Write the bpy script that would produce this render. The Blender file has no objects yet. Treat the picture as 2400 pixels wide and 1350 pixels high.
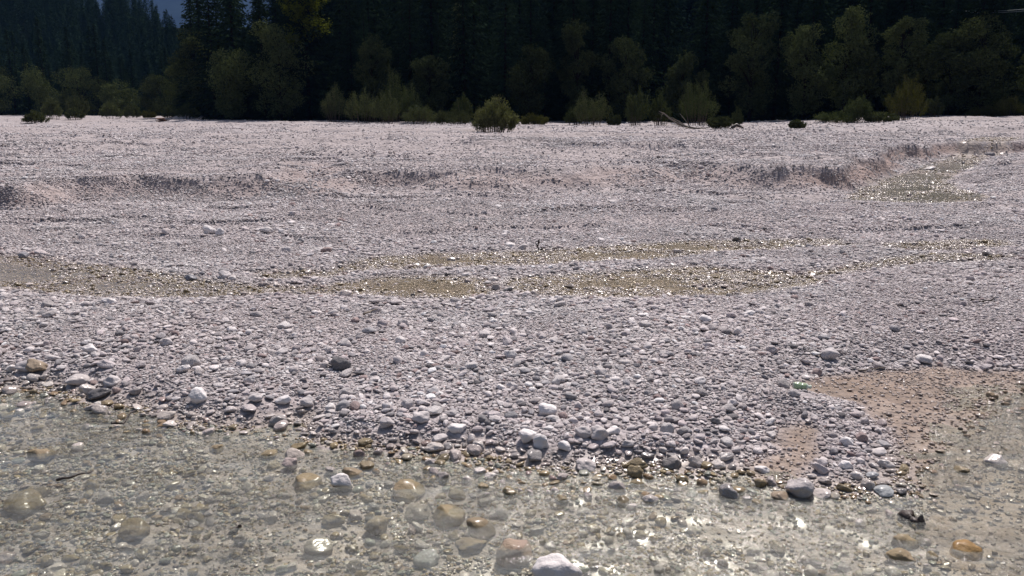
import bpy, math, random
import numpy as np
from mathutils import Vector, Matrix, Euler, noise as mnoise

R = math.radians
rng = np.random.default_rng(7)
random.seed(7)
sc = bpy.context.scene
COL = sc.collection

# ------------------------------------------------------------------ camera, sky, sun, exposure
CAM_H, PITCH, FPX = 2.5, R(11.9), 1997.0
cam_d = bpy.data.cameras.new('camera'); cam = bpy.data.objects.new('camera', cam_d); COL.objects.link(cam)
cam.location = (0, 0, CAM_H); cam.rotation_euler = (R(90) - PITCH, 0, 0)
cam_d.sensor_width = 36.0; cam_d.lens = FPX / 2400 * 36.0
cam_d.clip_start = 0.05; cam_d.clip_end = 20000
sc.camera = cam

SUN_EL, SUN_AZ = R(56), R(18)
w = bpy.data.worlds.new('World'); sc.world = w; w.use_nodes = True
wn = w.node_tree; bgn = wn.nodes['Background']
sky = wn.nodes.new('ShaderNodeTexSky'); sky.sky_type = 'NISHITA'; sky.sun_disc = False
sky.sun_elevation = SUN_EL; sky.sun_rotation = SUN_AZ; sky.air_density = 1.0; sky.dust_density = 4.0; sky.ozone_density = 0.5
wn.links.new(sky.outputs[0], bgn.inputs[0]); bgn.inputs[1].default_value = 0.08

sun_d = bpy.data.lights.new('sun', 'SUN'); sun = bpy.data.objects.new('sun', sun_d); COL.objects.link(sun)
sun_d.energy = 5.0; sun_d.angle = R(0.5); sun_d.color = (1.0, 0.915, 0.875)
sd = Vector((math.sin(SUN_AZ) * math.cos(SUN_EL), math.cos(SUN_AZ) * math.cos(SUN_EL), math.sin(SUN_EL)))
sun.rotation_euler = sd.to_track_quat('Z', 'Y').to_euler(); sun.location = (0, 0, 60)

sc.view_settings.view_transform = 'Standard'; sc.view_settings.look = 'None'
sc.view_settings.exposure = 0.18; sc.view_settings.gamma = 1.0
try:
    sc.cycles.use_denoising = True
    sc.cycles.max_bounces = 6; sc.cycles.transparent_max_bounces = 10
    sc.cycles.diffuse_bounces = 3; sc.cycles.glossy_bounces = 2; sc.cycles.volume_bounces = 0
    sc.cycles.caustics_reflective = False; sc.cycles.caustics_refractive = False
except Exception:
    pass

# ------------------------------------------------------------------ helpers
CP, SP = math.cos(PITCH), math.sin(PITCH)
def W(px, py, z=0.0):
    """point of the ground at height z seen at pixel px,py of the photograph"""
    a = (px - 1200) / FPX; b = (675 - py) / FPX
    dy = CP + b * SP; dz = -SP + b * CP
    t = (z - CAM_H) / dz
    return (a * t, dy * t)
def at(px, dist):
    """x at forward distance dist for pixel column px (near the horizon rows)"""
    return (px - 1200) / FPX * dist * 1.0

def tag(o, label=None, cat=None, group=None, kind=None):
    if label: o['label'] = label
    if cat: o['category'] = cat
    if group: o['group'] = group
    if kind: o['kind'] = kind
    return o

def mesh_np(name, V, F, mat=None, smooth=True):
    """V (n,3), F (m,k) with constant k"""
    me = bpy.data.meshes.new(name)
    V = np.asarray(V, np.float32); F = np.asarray(F, np.int32)
    me.vertices.add(len(V)); me.vertices.foreach_set('co', V.ravel())
    if len(F):
        k = F.shape[1]
        me.loops.add(F.size); me.loops.foreach_set('vertex_index', F.ravel())
        me.polygons.add(len(F)); me.polygons.foreach_set('loop_start', np.arange(0, F.size, k, dtype=np.int32))
        me.polygons.foreach_set('loop_total', np.full(len(F), k, np.int32))
        me.polygons.foreach_set('use_smooth', np.full(len(F), smooth, bool))
    me.update(calc_edges=True)
    if mat: me.materials.append(mat)
    return me
def link(name, me, parent=None, loc=None):
    o = bpy.data.objects.new(name, me); COL.objects.link(o)
    if parent: o.parent = parent
    if loc is not None: o.location = loc
    return o
def empty(name, loc, rz=0.0, s=1.0):
    o = bpy.data.objects.new(name, None); COL.objects.link(o)
    o.location = loc; o.rotation_euler = (0, 0, rz); o.scale = (s, s, s); o.empty_display_size = 0.2
    return o
def fattr(me, name, arr, typ='FLOAT', dom='POINT'):
    a = me.attributes.new(name, typ, dom)
    key = {'FLOAT': 'value', 'INT': 'value', 'FLOAT_VECTOR': 'vector', 'FLOAT_COLOR': 'color'}[typ]
    a.data.foreach_set(key, np.ascontiguousarray(arr).ravel())

# numpy gradient noise
_perm = np.random.default_rng(3).permutation(4096).astype(np.int64)
def _h(ix, iy):
    return _perm[(_perm[ix & 4095] + iy) & 4095]
def nz(x, y, s=1.0, seed=0):
    x = np.asarray(x) / s + seed * 17.31; y = np.asarray(y) / s + seed * 9.77
    ix = np.floor(x).astype(np.int64); iy = np.floor(y).astype(np.int64)
    fx = x - ix; fy = y - iy
    u = fx * fx * fx * (fx * (fx * 6 - 15) + 10); v = fy * fy * fy * (fy * (fy * 6 - 15) + 10)
    def g(jx, jy, ax, ay):
        a = _h(jx, jy) * (2 * math.pi / 4096)
        return np.cos(a) * ax + np.sin(a) * ay
    n = (g(ix, iy, fx, fy) * (1 - u) + g(ix + 1, iy, fx - 1, fy) * u) * (1 - v) + (g(ix, iy + 1, fx, fy - 1) * (1 - u) + g(ix + 1, iy + 1, fx - 1, fy - 1) * u) * v
    return n * 1.5
def fbm(x, y, s, oct=3, seed=0):
    r = 0; a = 1.0; t = 0
    for k in range(oct):
        r = r + a * nz(x, y, s / 2 ** k, seed + k); t += a; a *= 0.5
    return r / t
def sm(x, a=0.0, b=1.0):
    t = np.clip((x - a) / (b - a), 0, 1); return t * t * (3 - 2 * t)

def sdist(X, Y, poly):
    """signed distance, negative inside"""
    P = np.array(poly, float); Q = np.roll(P, -1, 0)
    d2 = np.full(X.shape, 1e12); ins = np.zeros(X.shape, bool)
    for (ax, ay), (bx, by) in zip(P, Q):
        ex, ey = bx - ax, by - ay
        t = np.clip(((X - ax) * ex + (Y - ay) * ey) / (ex * ex + ey * ey + 1e-12), 0, 1)
        d2 = np.minimum(d2, (X - ax - t * ex) ** 2 + (Y - ay - t * ey) ** 2)
        if ey != 0:
            c = ((ay > Y) != (by > Y)) & (X < (bx - ax) * (Y - ay) / (by - ay) + ax)
            ins ^= c
    d = np.sqrt(d2)
    return np.where(ins, -d, d)

# ------------------------------------------------------------------ plan of the river plain
W0, W1, TER = 0.0, 0.10, 0.90
def PZ(pts, z): return [W(a, b, z) for a, b in pts]
shore = PZ([(-900, 850), (0, 905), (60, 912), (150, 925), (230, 948), (330, 968), (400, 985), (480, 1000), (560, 1006), (640, 1000), (690, 996),
            (700, 1036), (760, 1042), (820, 1046), (900, 1058), (1000, 1062), (1080, 1070), (1180, 1085), (1260, 1100), (1370, 1108),
            (1450, 1104), (1600, 1106), (1760, 1106), (1800, 1118), (1850, 1138), (1960, 1152), (2060, 1148), (2110, 1120), (2150, 1060),
            (2225, 1010), (2270, 965), (2250, 935), (2310, 916), (2420, 908), (3300, 885)], W0)
near_poly = shore + [(30, -30), (-30, -30)]
mid_px = [
    [(-700, 592), (0, 602), (90, 606), (150, 618), (250, 628), (380, 640), (450, 656), (560, 668), (640, 676), (760, 672), (830, 664), (900, 652), (1000, 648), (1090, 652),
     (1150, 668), (1145, 690), (1060, 698), (900, 692), (760, 690), (640, 686), (560, 694), (400, 697), (200, 691), (0, 674), (-700, 668)],
    [(600, 640), (720, 638), (780, 640), (830, 618), (900, 603), (980, 597), (1120, 597), (1260, 590), (1380, 582), (1500, 574), (1640, 566), (1800, 566), (1950, 562), (1990, 574),
     (1800, 584), (1660, 590), (1560, 604), (1400, 612), (1200, 622), (1000, 628), (860, 632), (760, 650), (640, 652)],
    [(1190, 656), (1300, 648), (1450, 638), (1620, 628), (1750, 636), (1860, 645), (1925, 655), (1880, 670), (1780, 683), (1650, 692), (1500, 696), (1300, 694), (1200, 680)],
    [(1900, 645), (1980, 630), (2060, 617), (2130, 601), (2250, 596), (2360, 603), (2320, 610), (2150, 617), (2020, 630), (1940, 646)],
    [(2080, 577), (2180, 570), (2280, 563), (2350, 566), (2360, 578), (2250, 586), (2120, 586)],
    [(1985, 469), (2025, 442), (2080, 418), (2135, 404), (2185, 386), (2240, 366), (2285, 350), (2340, 346), (2400, 347), (2370, 360), (2310, 372), (2275, 392), (2225, 412), (2215, 428), (2245, 446), (2320, 462), (2290, 475), (2150, 478)],
]
mid_polys = [PZ(p, W1) for p in mid_px]
ter_top = PZ([(-900, 440), (0, 424), (150, 412), (330, 405), (500, 404), (620, 400), (700, 372), (790, 372), (850, 390), (950, 388), (1080, 392), (1200, 388), (1330, 390),
              (1440, 382), (1485, 380), (1520, 368), (1570, 366), (1640, 376), (1760, 388), (1880, 386), (1950, 384), (1990, 376), (2040, 362),
              (2075, 345), (2130, 340), (2180, 330), (2290, 328), (2420, 326), (3200, 326)], 0.88)
ter_poly = ter_top + [(4000, 6000), (-4000, 6000)]
step_top = PZ([(-900, 372), (0, 368), (140, 360), (250, 350), (340, 343), (420, 352), (700, 345), (760, 326), (1000, 330), (1100, 336), (1240, 352), (1440, 352),
               (1640, 340), (1760, 336), (1900, 322), (2060, 316), (2200, 312), (2420, 308), (3200, 300)], 0.85)
step_poly = step_top + [(4000, 6000), (-4000, 6000)]
brown = PZ([(1880, 912), (1950, 888), (2080, 868), (2200, 856), (2420, 868), (3200, 880), (3400, 1400), (2300, 1400), (2240, 1300), (2200, 1180), (2150, 1110), (2135, 1060), (2100, 1000), (2040, 950), (1960, 935)], .05)
brown2 = PZ([(1830, 1000), (1880, 1000), (1890, 1060), (1860, 1100), (1800, 1100), (1790, 1075), (1850, 1060)], .05)
sand_px = [
    ([(1880, 668), (2060, 650), (2150, 660), (2420, 680), (3000, 700), (3000, 790), (2300, 800), (2130, 800), (1960, 790), (1880, 730)], 0.8),
    ([(300, 830), (440, 815), (470, 850), (430, 905), (330, 915), (280, 880)], 0.9),
    ([(1560, 850), (1700, 845), (1860, 880), (1870, 930), (1830, 930), (1700, 895), (1570, 880)], 0.85),
    ([(1080, 478), (1500, 470), (1680, 500), (1500, 520), (1200, 505)], 0.6),
    ([(350, 565), (720, 575), (700, 610), (420, 600)], 0.8),
    ([(1800, 940), (1860, 950), (1860, 1000), (1800, 990)], 0.6),
    ([(630, 985), (700, 980), (700, 1035), (640, 1010)], 1.0),
]
sand_polys = [(PZ(p, 0.2), k) for p, k in sand_px]
sand_polys += [(PZ([(860, 400), (1060, 400), (1480, 372), (1500, 410), (1400, 440), (1100, 440), (900, 430)], 0.6), 0.7),
               (PZ([(1250, 345), (1480, 345), (1450, 380), (1280, 370)], 0.85), 0.95),
               (PZ([(1640, 395), (1950, 400), (2150, 372), (2290, 345), (2300, 352), (2130, 395), (1980, 425), (1700, 425)], 0.5), 0.7),
               (PZ([(0, 420), (620, 408), (600, 435), (0, 455)], 0.6), 0.6)]
coarse_px = [
    ([(1180, 930), (1500, 900), (1800, 960), (1780, 1090), (1400, 1090), (1180, 1060)], 0.2, 0.7),
    ([(1880, 980), (2040, 960), (2110, 1080), (2080, 1150), (1900, 1150)], 0.1, 0.35),
    ([(1100, 700), (1900, 690), (1950, 900), (1400, 840), (1000, 860)], 0.2, 0.5),
    ([(0, 690), (1100, 700), (800, 800), (250, 810), (0, 900)], 0.2, 0.45),
    ([(640, 350), (800, 350), (900, 450), (620, 460)], 0.6, 1.0),
    ([(1470, 360), (1660, 372), (1700, 430), (1560, 430)], 0.6, 1.0),
    ([(580, 500), (800, 520), (820, 600), (760, 660), (620, 650), (600, 560)], 0.15, 0.8),
]
coarse_polys = [(PZ(p, z), k) for p, z, k in coarse_px]

def plan(X, Y):
    X = np.asarray(X, float); Y = np.asarray(Y, float)
    sh = X.shape; X = X.ravel(); Y = Y.ravel()
    jx = fbm(X, Y, 0.55, 2, 1) * 0.10; jy = fbm(X, Y, 0.55, 2, 5) * 0.10
    far = np.clip(Y / 10, 1, 6)
    Xj = X + jx * far; Yj = Y + jy * far
    s0 = sdist(Xj, Yj, near_poly)
    s1 = np.full(X.shape, 1e9)
    for p in mid_polys: s1 = np.minimum(s1, sdist(Xj, Yj, p))
    wb = X * 0
    big = fbm(X, Y, 9.0, 3, 11)
    bank_x = fbm(X, Y, 2.2, 3, 21)
    st = sdist(X + bank_x * 0.9, Y + fbm(X, Y, 1.7, 3, 25) * 0.9, ter_poly)     # positive = below the terrace
    ss = sdist(X + bank_x * 1.5, Y + fbm(X, Y, 2.7, 3, 35) * 1.6, step_poly)
    sb = np.minimum(sdist(Xj, Yj, brown), sdist(Xj, Yj, brown2))
    brn = 1 - sm(sb, -0.05, 0.15)
    # near bar
    steep = 0.12 * sm(s0, 0, 0.42) + 0.08 * sm(s0, 0.3, 2.2)
    gentle = 0.03 * sm(s0, 0, 0.8) + 0.05 * sm(s0, 0.5, 2.5)
    gmix = 1 - sm(sb, 0.0, 0.7)
    f0 = steep * (1 - gmix) + gentle * gmix
    shal = 1 - 0.86 * (1 - sm(sb, -0.1, 0.9))
    d0 = -0.17 * shal * sm(-s0, 0, 2.2) - 0.02 * sm(-s0, 0, 0.25) - 0.05 * shal * sm(-s0, 2.0, 4)
    z0 = np.where(s0 > 0, f0, d0)
    # mid flats
    f1 = W1 + 0.035 * sm(s1, 0, 0.5) + 0.045 * sm(s1, 0.3, 3.0) + 0.12 * sm(Y, 15, 23) * sm(s1, 0.3, 3.5)
    d1 = W1 - 0.028 * sm(-s1, 0, 0.9) - 0.006 + 0.045 * np.clip(fbm(X * 0.6, Y, 1.0, 3, 171) + 0.16, -0.3, 1) * (1 + 1.2 * sm(X / np.maximum(Y, 1), 0.0, 0.3) * (Y < 19)) * sm(-s1, 0, 0.5) + 0.02 * sm(X / np.maximum(Y, 1), 0.38, 0.45) * sm(-Y, -25, -20)
    z1 = np.where(s1 > 0, f1, d1)
    w0 = sm(s1, 0.0, 1.6)
    z = np.where(s0 > 0, np.where(s1 > 0, np.minimum(z1, z0 * 1.0 + (z1 - z0) * (1 - w0)), z1), z0)
    near_side = Y > 11.0
    z = np.where((s0 > 0) & near_side, z1, z)
    bl = sm(Y, 10.0, 11.5)
    zz = np.where(s0 > 0, np.minimum(z0, z1), z0)
    z = np.where(s0 > 0, zz * (1 - bl) + z1 * bl, z0)
    # terrace
    wdt = (1.15 - 0.5 * sm(X / np.maximum(Y, 1), 0.33, 0.42)) * (1 + 0.5 * fbm(X, Y, 3.5, 2, 77)) * (1 + 1.6 * np.exp(-((X / np.maximum(Y, 1) + 0.22) / 0.035) ** 2) + 1.2 * np.exp(-((X / np.maximum(Y, 1) - 0.165) / 0.02) ** 2))
    tt = 1 - sm(st, 0, 1) if False else 1 - np.clip(st / wdt, 0, 1) ** 0.8
    tt = np.clip(tt, 0, 1)
    ztop = TER - 0.15 * sm(ss, 0.0, 0.7) + 0.05 * big * sm(Y, 25, 40)
    crest = 0.05 * np.exp(-((st + 0.6) / 0.9) ** 2)
    z = z * (1 - tt) + (ztop + crest) * tt
    # raised bank at right, small rise at left far side
    ratio = X / np.maximum(Y, 1)
    z = z + 0.75 * sm(ratio, 0.22, 0.50) * sm(Y, 52, 80) + 0.10 * sm(Y, 90, 170)
    # undulation
    und = fbm(X, Y, 3.2, 3, 41) * 0.06 * (1 + 0.9 * sm(Y, 13, 24)) + fbm(X, Y, 0.9, 2, 47) * 0.018
    dry = sm(np.minimum(s0, s1), 0.05, 0.9)
    wx = fbm(X, Y, 4.0, 3, 191) * 1.6; e1 = fbm(X * 0.33, Y + wx, 2.1, 4, 181); e2 = fbm(X * 0.33, Y + wx * 2.5, 6.5, 4, 185)
    led = 0.075 * sm(e1, -0.07, 0.07) * sm(Y, 12, 17) * (1 - sm(Y, 30, 45)) + 0.16 * sm(e2, -0.07, 0.07) * sm(Y, 24, 34)
    z = z + (led - 0.04) * sm(s1, 0.2, 1.2) * sm(s0, 1.0, 2.0) * sm(Y, 12, 17)
    z = z + und * dry + fbm(X, Y, 0.35, 2, 51) * (0.012 + 0.014 * (s0 < 0))
    z = z + fbm(X, Y, 1.1, 2, 55) * 0.03 * (s0 < -0.5) + fbm(X, Y, 5.0, 2, 61) * 0.12 * sm(Y, 26, 45)
    gully = np.abs(fbm(X, Y, 1.4, 2, 71)) * (0.05 + 0.10 * sm(ratio, 0.28, 0.36)) * tt * (1 - tt) * 4
    z = z - gully * sm(st, -0.2, 0.2)
    wet = np.maximum(np.where(s0 > 0, 1 - sm(s0, 0.04, 0.30), 1), np.where(s1 > 0, 1 - sm(s1, 0.0, 0.25), 1))
    wet = np.maximum(wet, brn * 0.75 * (0.6 + 0.4 * fbm(X, Y, 0.5, 2, 81)))
    r = lambda a: a.reshape(sh)
    return dict(z=r(z), s0=r(s0), s1=r(s1), st=r(st), ss=r(ss), brown=r(brn), wet=r(np.clip(wet, 0, 1)), bank=r(tt * (1 - tt) * 4 * (np.abs(st) < 4) * (0.55 + 0.75 * sm(ratio, 0.30, 0.38))))

def gz(x, y):
    return float(plan(np.array([x]), np.array([y]))['z'][0])

def sandy(X, Y):
    s = np.zeros(X.shape)
    jx = fbm(X, Y, 0.9, 3, 91) * 0.5 * np.clip(Y / 10, 1, 5); jy = fbm(X, Y, 0.9, 3, 95) * 0.5 * np.clip(Y / 10, 1, 5)
    for p, k in sand_polys:
        s = np.maximum(s, k * (1 - sm(sdist(X + jx, Y + jy, p), -0.2, 0.3 * np.clip(Y / 10, 1, 5))))
    s = np.maximum(s, 0.85 * sm(fbm(X, Y, 1.5, 3, 99), 0.06, 0.34))
    wv = fbm(X, Y, 4.0, 3, 191) * 1.6
    b1 = sm(fbm(X * 0.30, Y + wv, 2.4, 4, 231), -0.02, 0.16) * (1 - sm(Y, 30, 40)); b2 = sm(fbm(X * 0.28, Y + wv * 2.5, 7.0, 4, 235), -0.02, 0.16) * sm(Y, 26, 36)
    s = np.maximum(s, 0.97 * np.maximum(b1, b2) * sm(Y, 13.5, 16))
    return s
def coarse(X, Y):
    s = np.zeros(X.shape)
    jx = fbm(X, Y, 0.9, 3, 101) * 0.6; jy = fbm(X, Y, 0.9, 3, 105) * 0.6
    for p, k in coarse_polys:
        s = np.maximum(s, k * (1 - sm(sdist(X + jx, Y + jy, p), -0.2, 0.6)))
    return s

# ------------------------------------------------------------------ materials
def mat(name):
    m = bpy.data.materials.new(name); m.use_nodes = True
    nt = m.node_tree; nt.nodes.clear()
    out = nt.nodes.new('ShaderNodeOutputMaterial')
    return m, nt, out
class NT:
    def __init__(s, nt): s.t = nt
    def n(s, typ, **kw):
        nd = s.t.nodes.new(typ)
        for k, v in kw.items(): setattr(nd, k, v)
        return nd
    def l(s, a, b): s.t.links.new(a, b)
    def math(s, op, a, b=None, c=None, clamp=False):
        nd = s.n('ShaderNodeMath', operation=op, use_clamp=clamp)
        for i, v in enumerate((a, b, c)):
            if v is None: continue
            if hasattr(v, 'links'): s.l(v, nd.inputs[i])
            else: nd.inputs[i].default_value = v
        return nd.outputs[0]
    def mix(s, f, a, b, mode='MIX'):
        nd = s.n('ShaderNodeMix', data_type='RGBA', blend_type=mode)
        for i, v in ((0, f), (6, a), (7, b)):
            if hasattr(v, 'links'): s.l(v, nd.inputs[i])
            else: nd.inputs[i].default_value = v if i == 0 else (*v, 1.0)[:4]
        return nd.outputs[2]
    def noise(s, vec, scale, detail=2.0, rough=0.5, dist=0.0):
        nd = s.n('ShaderNodeTexNoise'); nd.inputs['Scale'].default_value = scale
        nd.inputs['Detail'].default_value = detail; nd.inputs['Roughness'].default_value = rough
        nd.inputs['Distortion'].default_value = dist
        s.l(vec, nd.inputs['Vector']); return nd
    def ramp(s, v, a, b):
        nd = s.n('ShaderNodeMapRange'); s.l(v, nd.inputs[0]); nd.inputs[1].default_value = a; nd.inputs[2].default_value = b
        return nd.outputs[0]
    def vor(s, vec, scale, feature='F1', rnd=1.0):
        nd = s.n('ShaderNodeTexVoronoi', feature=feature); nd.inputs['Scale'].default_value = scale
        nd.inputs['Randomness'].default_value = rnd
        s.l(vec, nd.inputs['Vector']); return nd

STONE_A, STONE_B = (0.46, 0.435, 0.455), (0.36, 0.335, 0.345)

def ground_material():
    m, t, out = mat('river_gravel'); T = NT(t)
    geo = T.n('ShaderNodeNewGeometry').outputs['Position']
    wet = T.n('ShaderNodeAttribute', attribute_name='wet').outputs['Fac']
    brn = T.n('ShaderNodeAttribute', attribute_name='brown').outputs['Fac']
    snd = T.n('ShaderNodeAttribute', attribute_name='sand').outputs['Fac']
    bnk = T.n('ShaderNodeAttribute', attribute_name='bank').outputs['Fac']
    forest = T.n('ShaderNodeAttribute', attribute_name='forest').outputs['Fac']
    n1 = T.noise(geo, 0.35, 4, 0.6); n2 = T.noise(geo, 9.0, 5, 0.7); n3 = T.noise(geo, 1.6, 4, 0.65, 0.5)
    v1 = T.vor(geo, 42.0); v2 = T.vor(geo, 17.0); v3 = T.vor(geo, 7.5); v4 = T.vor(geo, 2.6)
    c = T.mix(T.ramp(n1.outputs[0], 0.35, 0.65), (0.39, 0.363, 0.355), (0.31, 0.290, 0.288))
    c = T.mix(T.math('MULTIPLY', snd, 0.8), c, (0.345, 0.312, 0.300))
    # pebbles each with its own tone
    for v, k in ((v1, 0.55), (v2, 0.45), (v3, 0.35), (v4, 0.22)):
        sep = T.n('ShaderNodeSeparateColor'); T.l(v.outputs['Color'], sep.inputs[0])
        tone = T.ramp(sep.outputs[0], 0.0, 1.0)
        g = T.mix(tone, (0.55, 0.54, 0.55), (1.35, 1.34, 1.37))
        c = T.mix(k, c, g, 'MULTIPLY')
    c = T.mix(T.math('MULTIPLY', bnk, 0.7), c, (0.30, 0.225, 0.20))
    c = T.mix(T.math('MULTIPLY', brn, 0.85), c, T.mix(1.0, T.mix(T.ramp(n3.outputs[0], 0.35, 0.65), (0.17, 0.115, 0.08), (0.30, 0.225, 0.18)), T.mix(T.ramp(n2.outputs[0], 0.3, 0.7), (0.6, 0.58, 0.55), (1.25, 1.25, 1.25)), 'MULTIPLY'))
    c = T.mix(T.math('MULTIPLY', wet, 0.5), c, (0.34, 0.285, 0.225))
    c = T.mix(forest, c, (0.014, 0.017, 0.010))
    b = T.n('ShaderNodeBsdfPrincipled'); T.l(c, b.inputs['Base Color'])
    T.l(T.ramp(wet, 0.0, 1.3), b.inputs['Coat Weight']); b.inputs['Coat Roughness'].default_value = 0.22
    b.inputs['Roughness'].default_value = 0.9; T.l(T.math('MULTIPLY', T.math('SUBTRACT', 1.0, forest), 0.22), b.inputs['Specular IOR Level'])
    def bump(v, dist, strength, nrm=None):
        nd = T.n('ShaderNodeBump'); nd.inputs['Distance'].default_value = dist; nd.inputs['Strength'].default_value = strength
        T.l(v, nd.inputs['Height'])
        if nrm: T.l(nrm, nd.inputs['Normal'])
        return nd.outputs[0]
    inv = lambda v: T.math('SUBTRACT', 1.0, T.math('POWER', v.outputs['Distance'], 1.6))
    nrm = bump(inv(v4), 0.07, 0.5); nrm = bump(inv(v3), 0.035, 0.9, nrm); nrm = bump(inv(v2), 0.016, 0.9, nrm); nrm = bump(inv(v1), 0.006, 0.9, nrm)
    nrm = bump(n2.outputs[0], 0.05, 0.5, nrm)
    T.l(nrm, b.inputs['Normal']); T.l(b.outputs[0], out.inputs[0])
    return m

def stone_material(name, source, algae=0.0):
    m, t, out = mat(name); T = NT(t)
    tc = T.n('ShaderNodeTexCoord').outputs['Object']
    if source == 'instancer':
        a = T.n('ShaderNodeAttribute', attribute_name='tone', attribute_type='INSTANCER'); base = a.outputs['Color']
        wet = T.n('ShaderNodeAttribute', attribute_name='wetness', attribute_type='INSTANCER').outputs['Fac']
    else:
        oi = T.n('ShaderNodeObjectInfo'); base = oi.outputs['Color']; wet = T.math('SUBTRACT', 1.0, oi.outputs['Alpha'])
    oi2 = T.n('ShaderNodeObjectInfo')
    addv = T.n('ShaderNodeVectorMath', operation='ADD'); T.l(tc, addv.inputs[0])
    cb = T.n('ShaderNodeCombineXYZ'); T.l(T.math('MULTIPLY', oi2.outputs['Random'], 50.0), cb.inputs[0]); T.l(T.math('MULTIPLY', oi2.outputs['Random'], 31.0), cb.inputs[1])
    T.l(cb.outputs[0], addv.inputs[1]); v = addv.outputs[0]
    n1 = T.noise(v, 1.6, 3, 0.6); n2 = T.noise(v, 7.0, 4, 0.65)
    c = T.mix(T.ramp(n1.outputs[0], 0.3, 0.7), (0.86, 0.85, 0.86), (1.1, 1.1, 1.1))
    c = T.mix(1.0, base, c, 'MULTIPLY')
    c = T.mix(0.5, c, T.mix(T.ramp(n2.outputs[0], 0.3, 0.7), (0.75, 0.73, 0.72), (1.15, 1.15, 1.15)), 'MULTIPLY')
    c = T.mix(T.math('MULTIPLY', wet, 0.65), c, T.mix(1.0, c, (0.66, 0.60, 0.51), 'MULTIPLY'))
    if algae:
        c = T.mix(T.math('MULTIPLY', T.ramp(n1.outputs[0], 0.35, 0.6), algae), c, (0.17, 0.135, 0.055))
    b = T.n('ShaderNodeBsdfPrincipled'); T.l(c, b.inputs['Base Color'])
    b.inputs['Roughness'].default_value = 0.8; b.inputs['Specular IOR Level'].default_value = 0.3
    T.l(T.math('MULTIPLY', wet, 0.25 if algae else 0.7), b.inputs['Coat Weight']); b.inputs['Coat Roughness'].default_value = 0.22
    bp = T.n('ShaderNodeBump'); bp.inputs['Distance'].default_value = 0.06; bp.inputs['Strength'].default_value = 0.5
    T.l(n2.outputs[0], bp.inputs['Height']); T.l(bp.outputs[0], b.inputs['Normal'])
    T.l(b.outputs[0], out.inputs[0])
    return m

def water_material(name, body, murk_sheen, fine=60.0, strength=0.5, rough=0.06, tint=(0.9, 0.93, 0.86), bd=0.022):
    m, t, out = mat(name); T = NT(t)
    geo = T.n('ShaderNodeNewGeometry').outputs['Position']
    mp = T.n('ShaderNodeMapping'); mp.inputs['Rotation'].default_value = (0, 0, R(25)); mp.inputs['Scale'].default_value = (0.8, 2.2, 1.0)
    T.l(geo, mp.inputs[0])
    n1 = T.noise(mp.outputs[0], fine * 0.45, 2, 0.5, 0.4); n2 = T.noise(mp.outputs[0], fine, 2, 0.6, 0.3)
    patch = T.noise(geo, 1.3, 2, 0.5)
    h = T.math('ADD', T.math('MULTIPLY', n1.outputs[0], 1.0), T.math('MULTIPLY', n2.outputs[0], 0.03))
    pat = T.noise(mp.outputs[0], 2.2, 3, 0.6)
    h = T.math('MULTIPLY', h, T.math('MULTIPLY', T.ramp(patch.outputs[0], 0.30, 0.72), T.ramp(pat.outputs[0], 0.36, 0.70)))
    bp = T.n('ShaderNodeBump'); bp.inputs['Distance'].default_value = bd; bp.inputs['Strength'].default_value = strength
    T.l(h, bp.inputs['Height'])
    fr = T.n('ShaderNodeFresnel'); fr.inputs[0].default_value = 1.333; T.l(bp.outputs[0], fr.inputs['Normal'])
    tr = T.n('ShaderNodeBsdfTransparent'); tr.inputs[0].default_value = (*tint, 1)
    df = T.n('ShaderNodeBsdfDiffuse'); T.l(bp.outputs[0], df.inputs['Normal'])
    sheen_streak = T.noise(mp.outputs[0], 5.0, 4, 0.65, 0.8)  # streaks along the flow: surface sheen painted into the murky water colour
    T.l(T.mix(T.ramp(sheen_streak.outputs[0], 0.3, 0.7), tuple(x * 0.8 for x in body), tuple(min(x * 1.15, 1) for x in body)), df.inputs[0])
    mx = T.n('ShaderNodeMixShader'); T.l(T.math('MULTIPLY', T.ramp(sheen_streak.outputs[0], 0.2, 0.8), murk_sheen * 2, clamp=True), mx.inputs[0])
    T.l(tr.outputs[0], mx.inputs[1]); T.l(df.outputs[0], mx.inputs[2])
    gl = T.n('ShaderNodeBsdfGlossy'); gl.inputs['Roughness'].default_value = rough; T.l(bp.outputs[0], gl.inputs['Normal'])
    gl.inputs[0].default_value = (1, 1, 1, 1)
    m2 = T.n('ShaderNodeMixShader'); T.l(fr.outputs[0], m2.inputs[0]); T.l(mx.outputs[0], m2.inputs[1]); T.l(gl.outputs[0], m2.inputs[2])
    T.l(m2.outputs[0], out.inputs[0])
    return m

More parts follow.
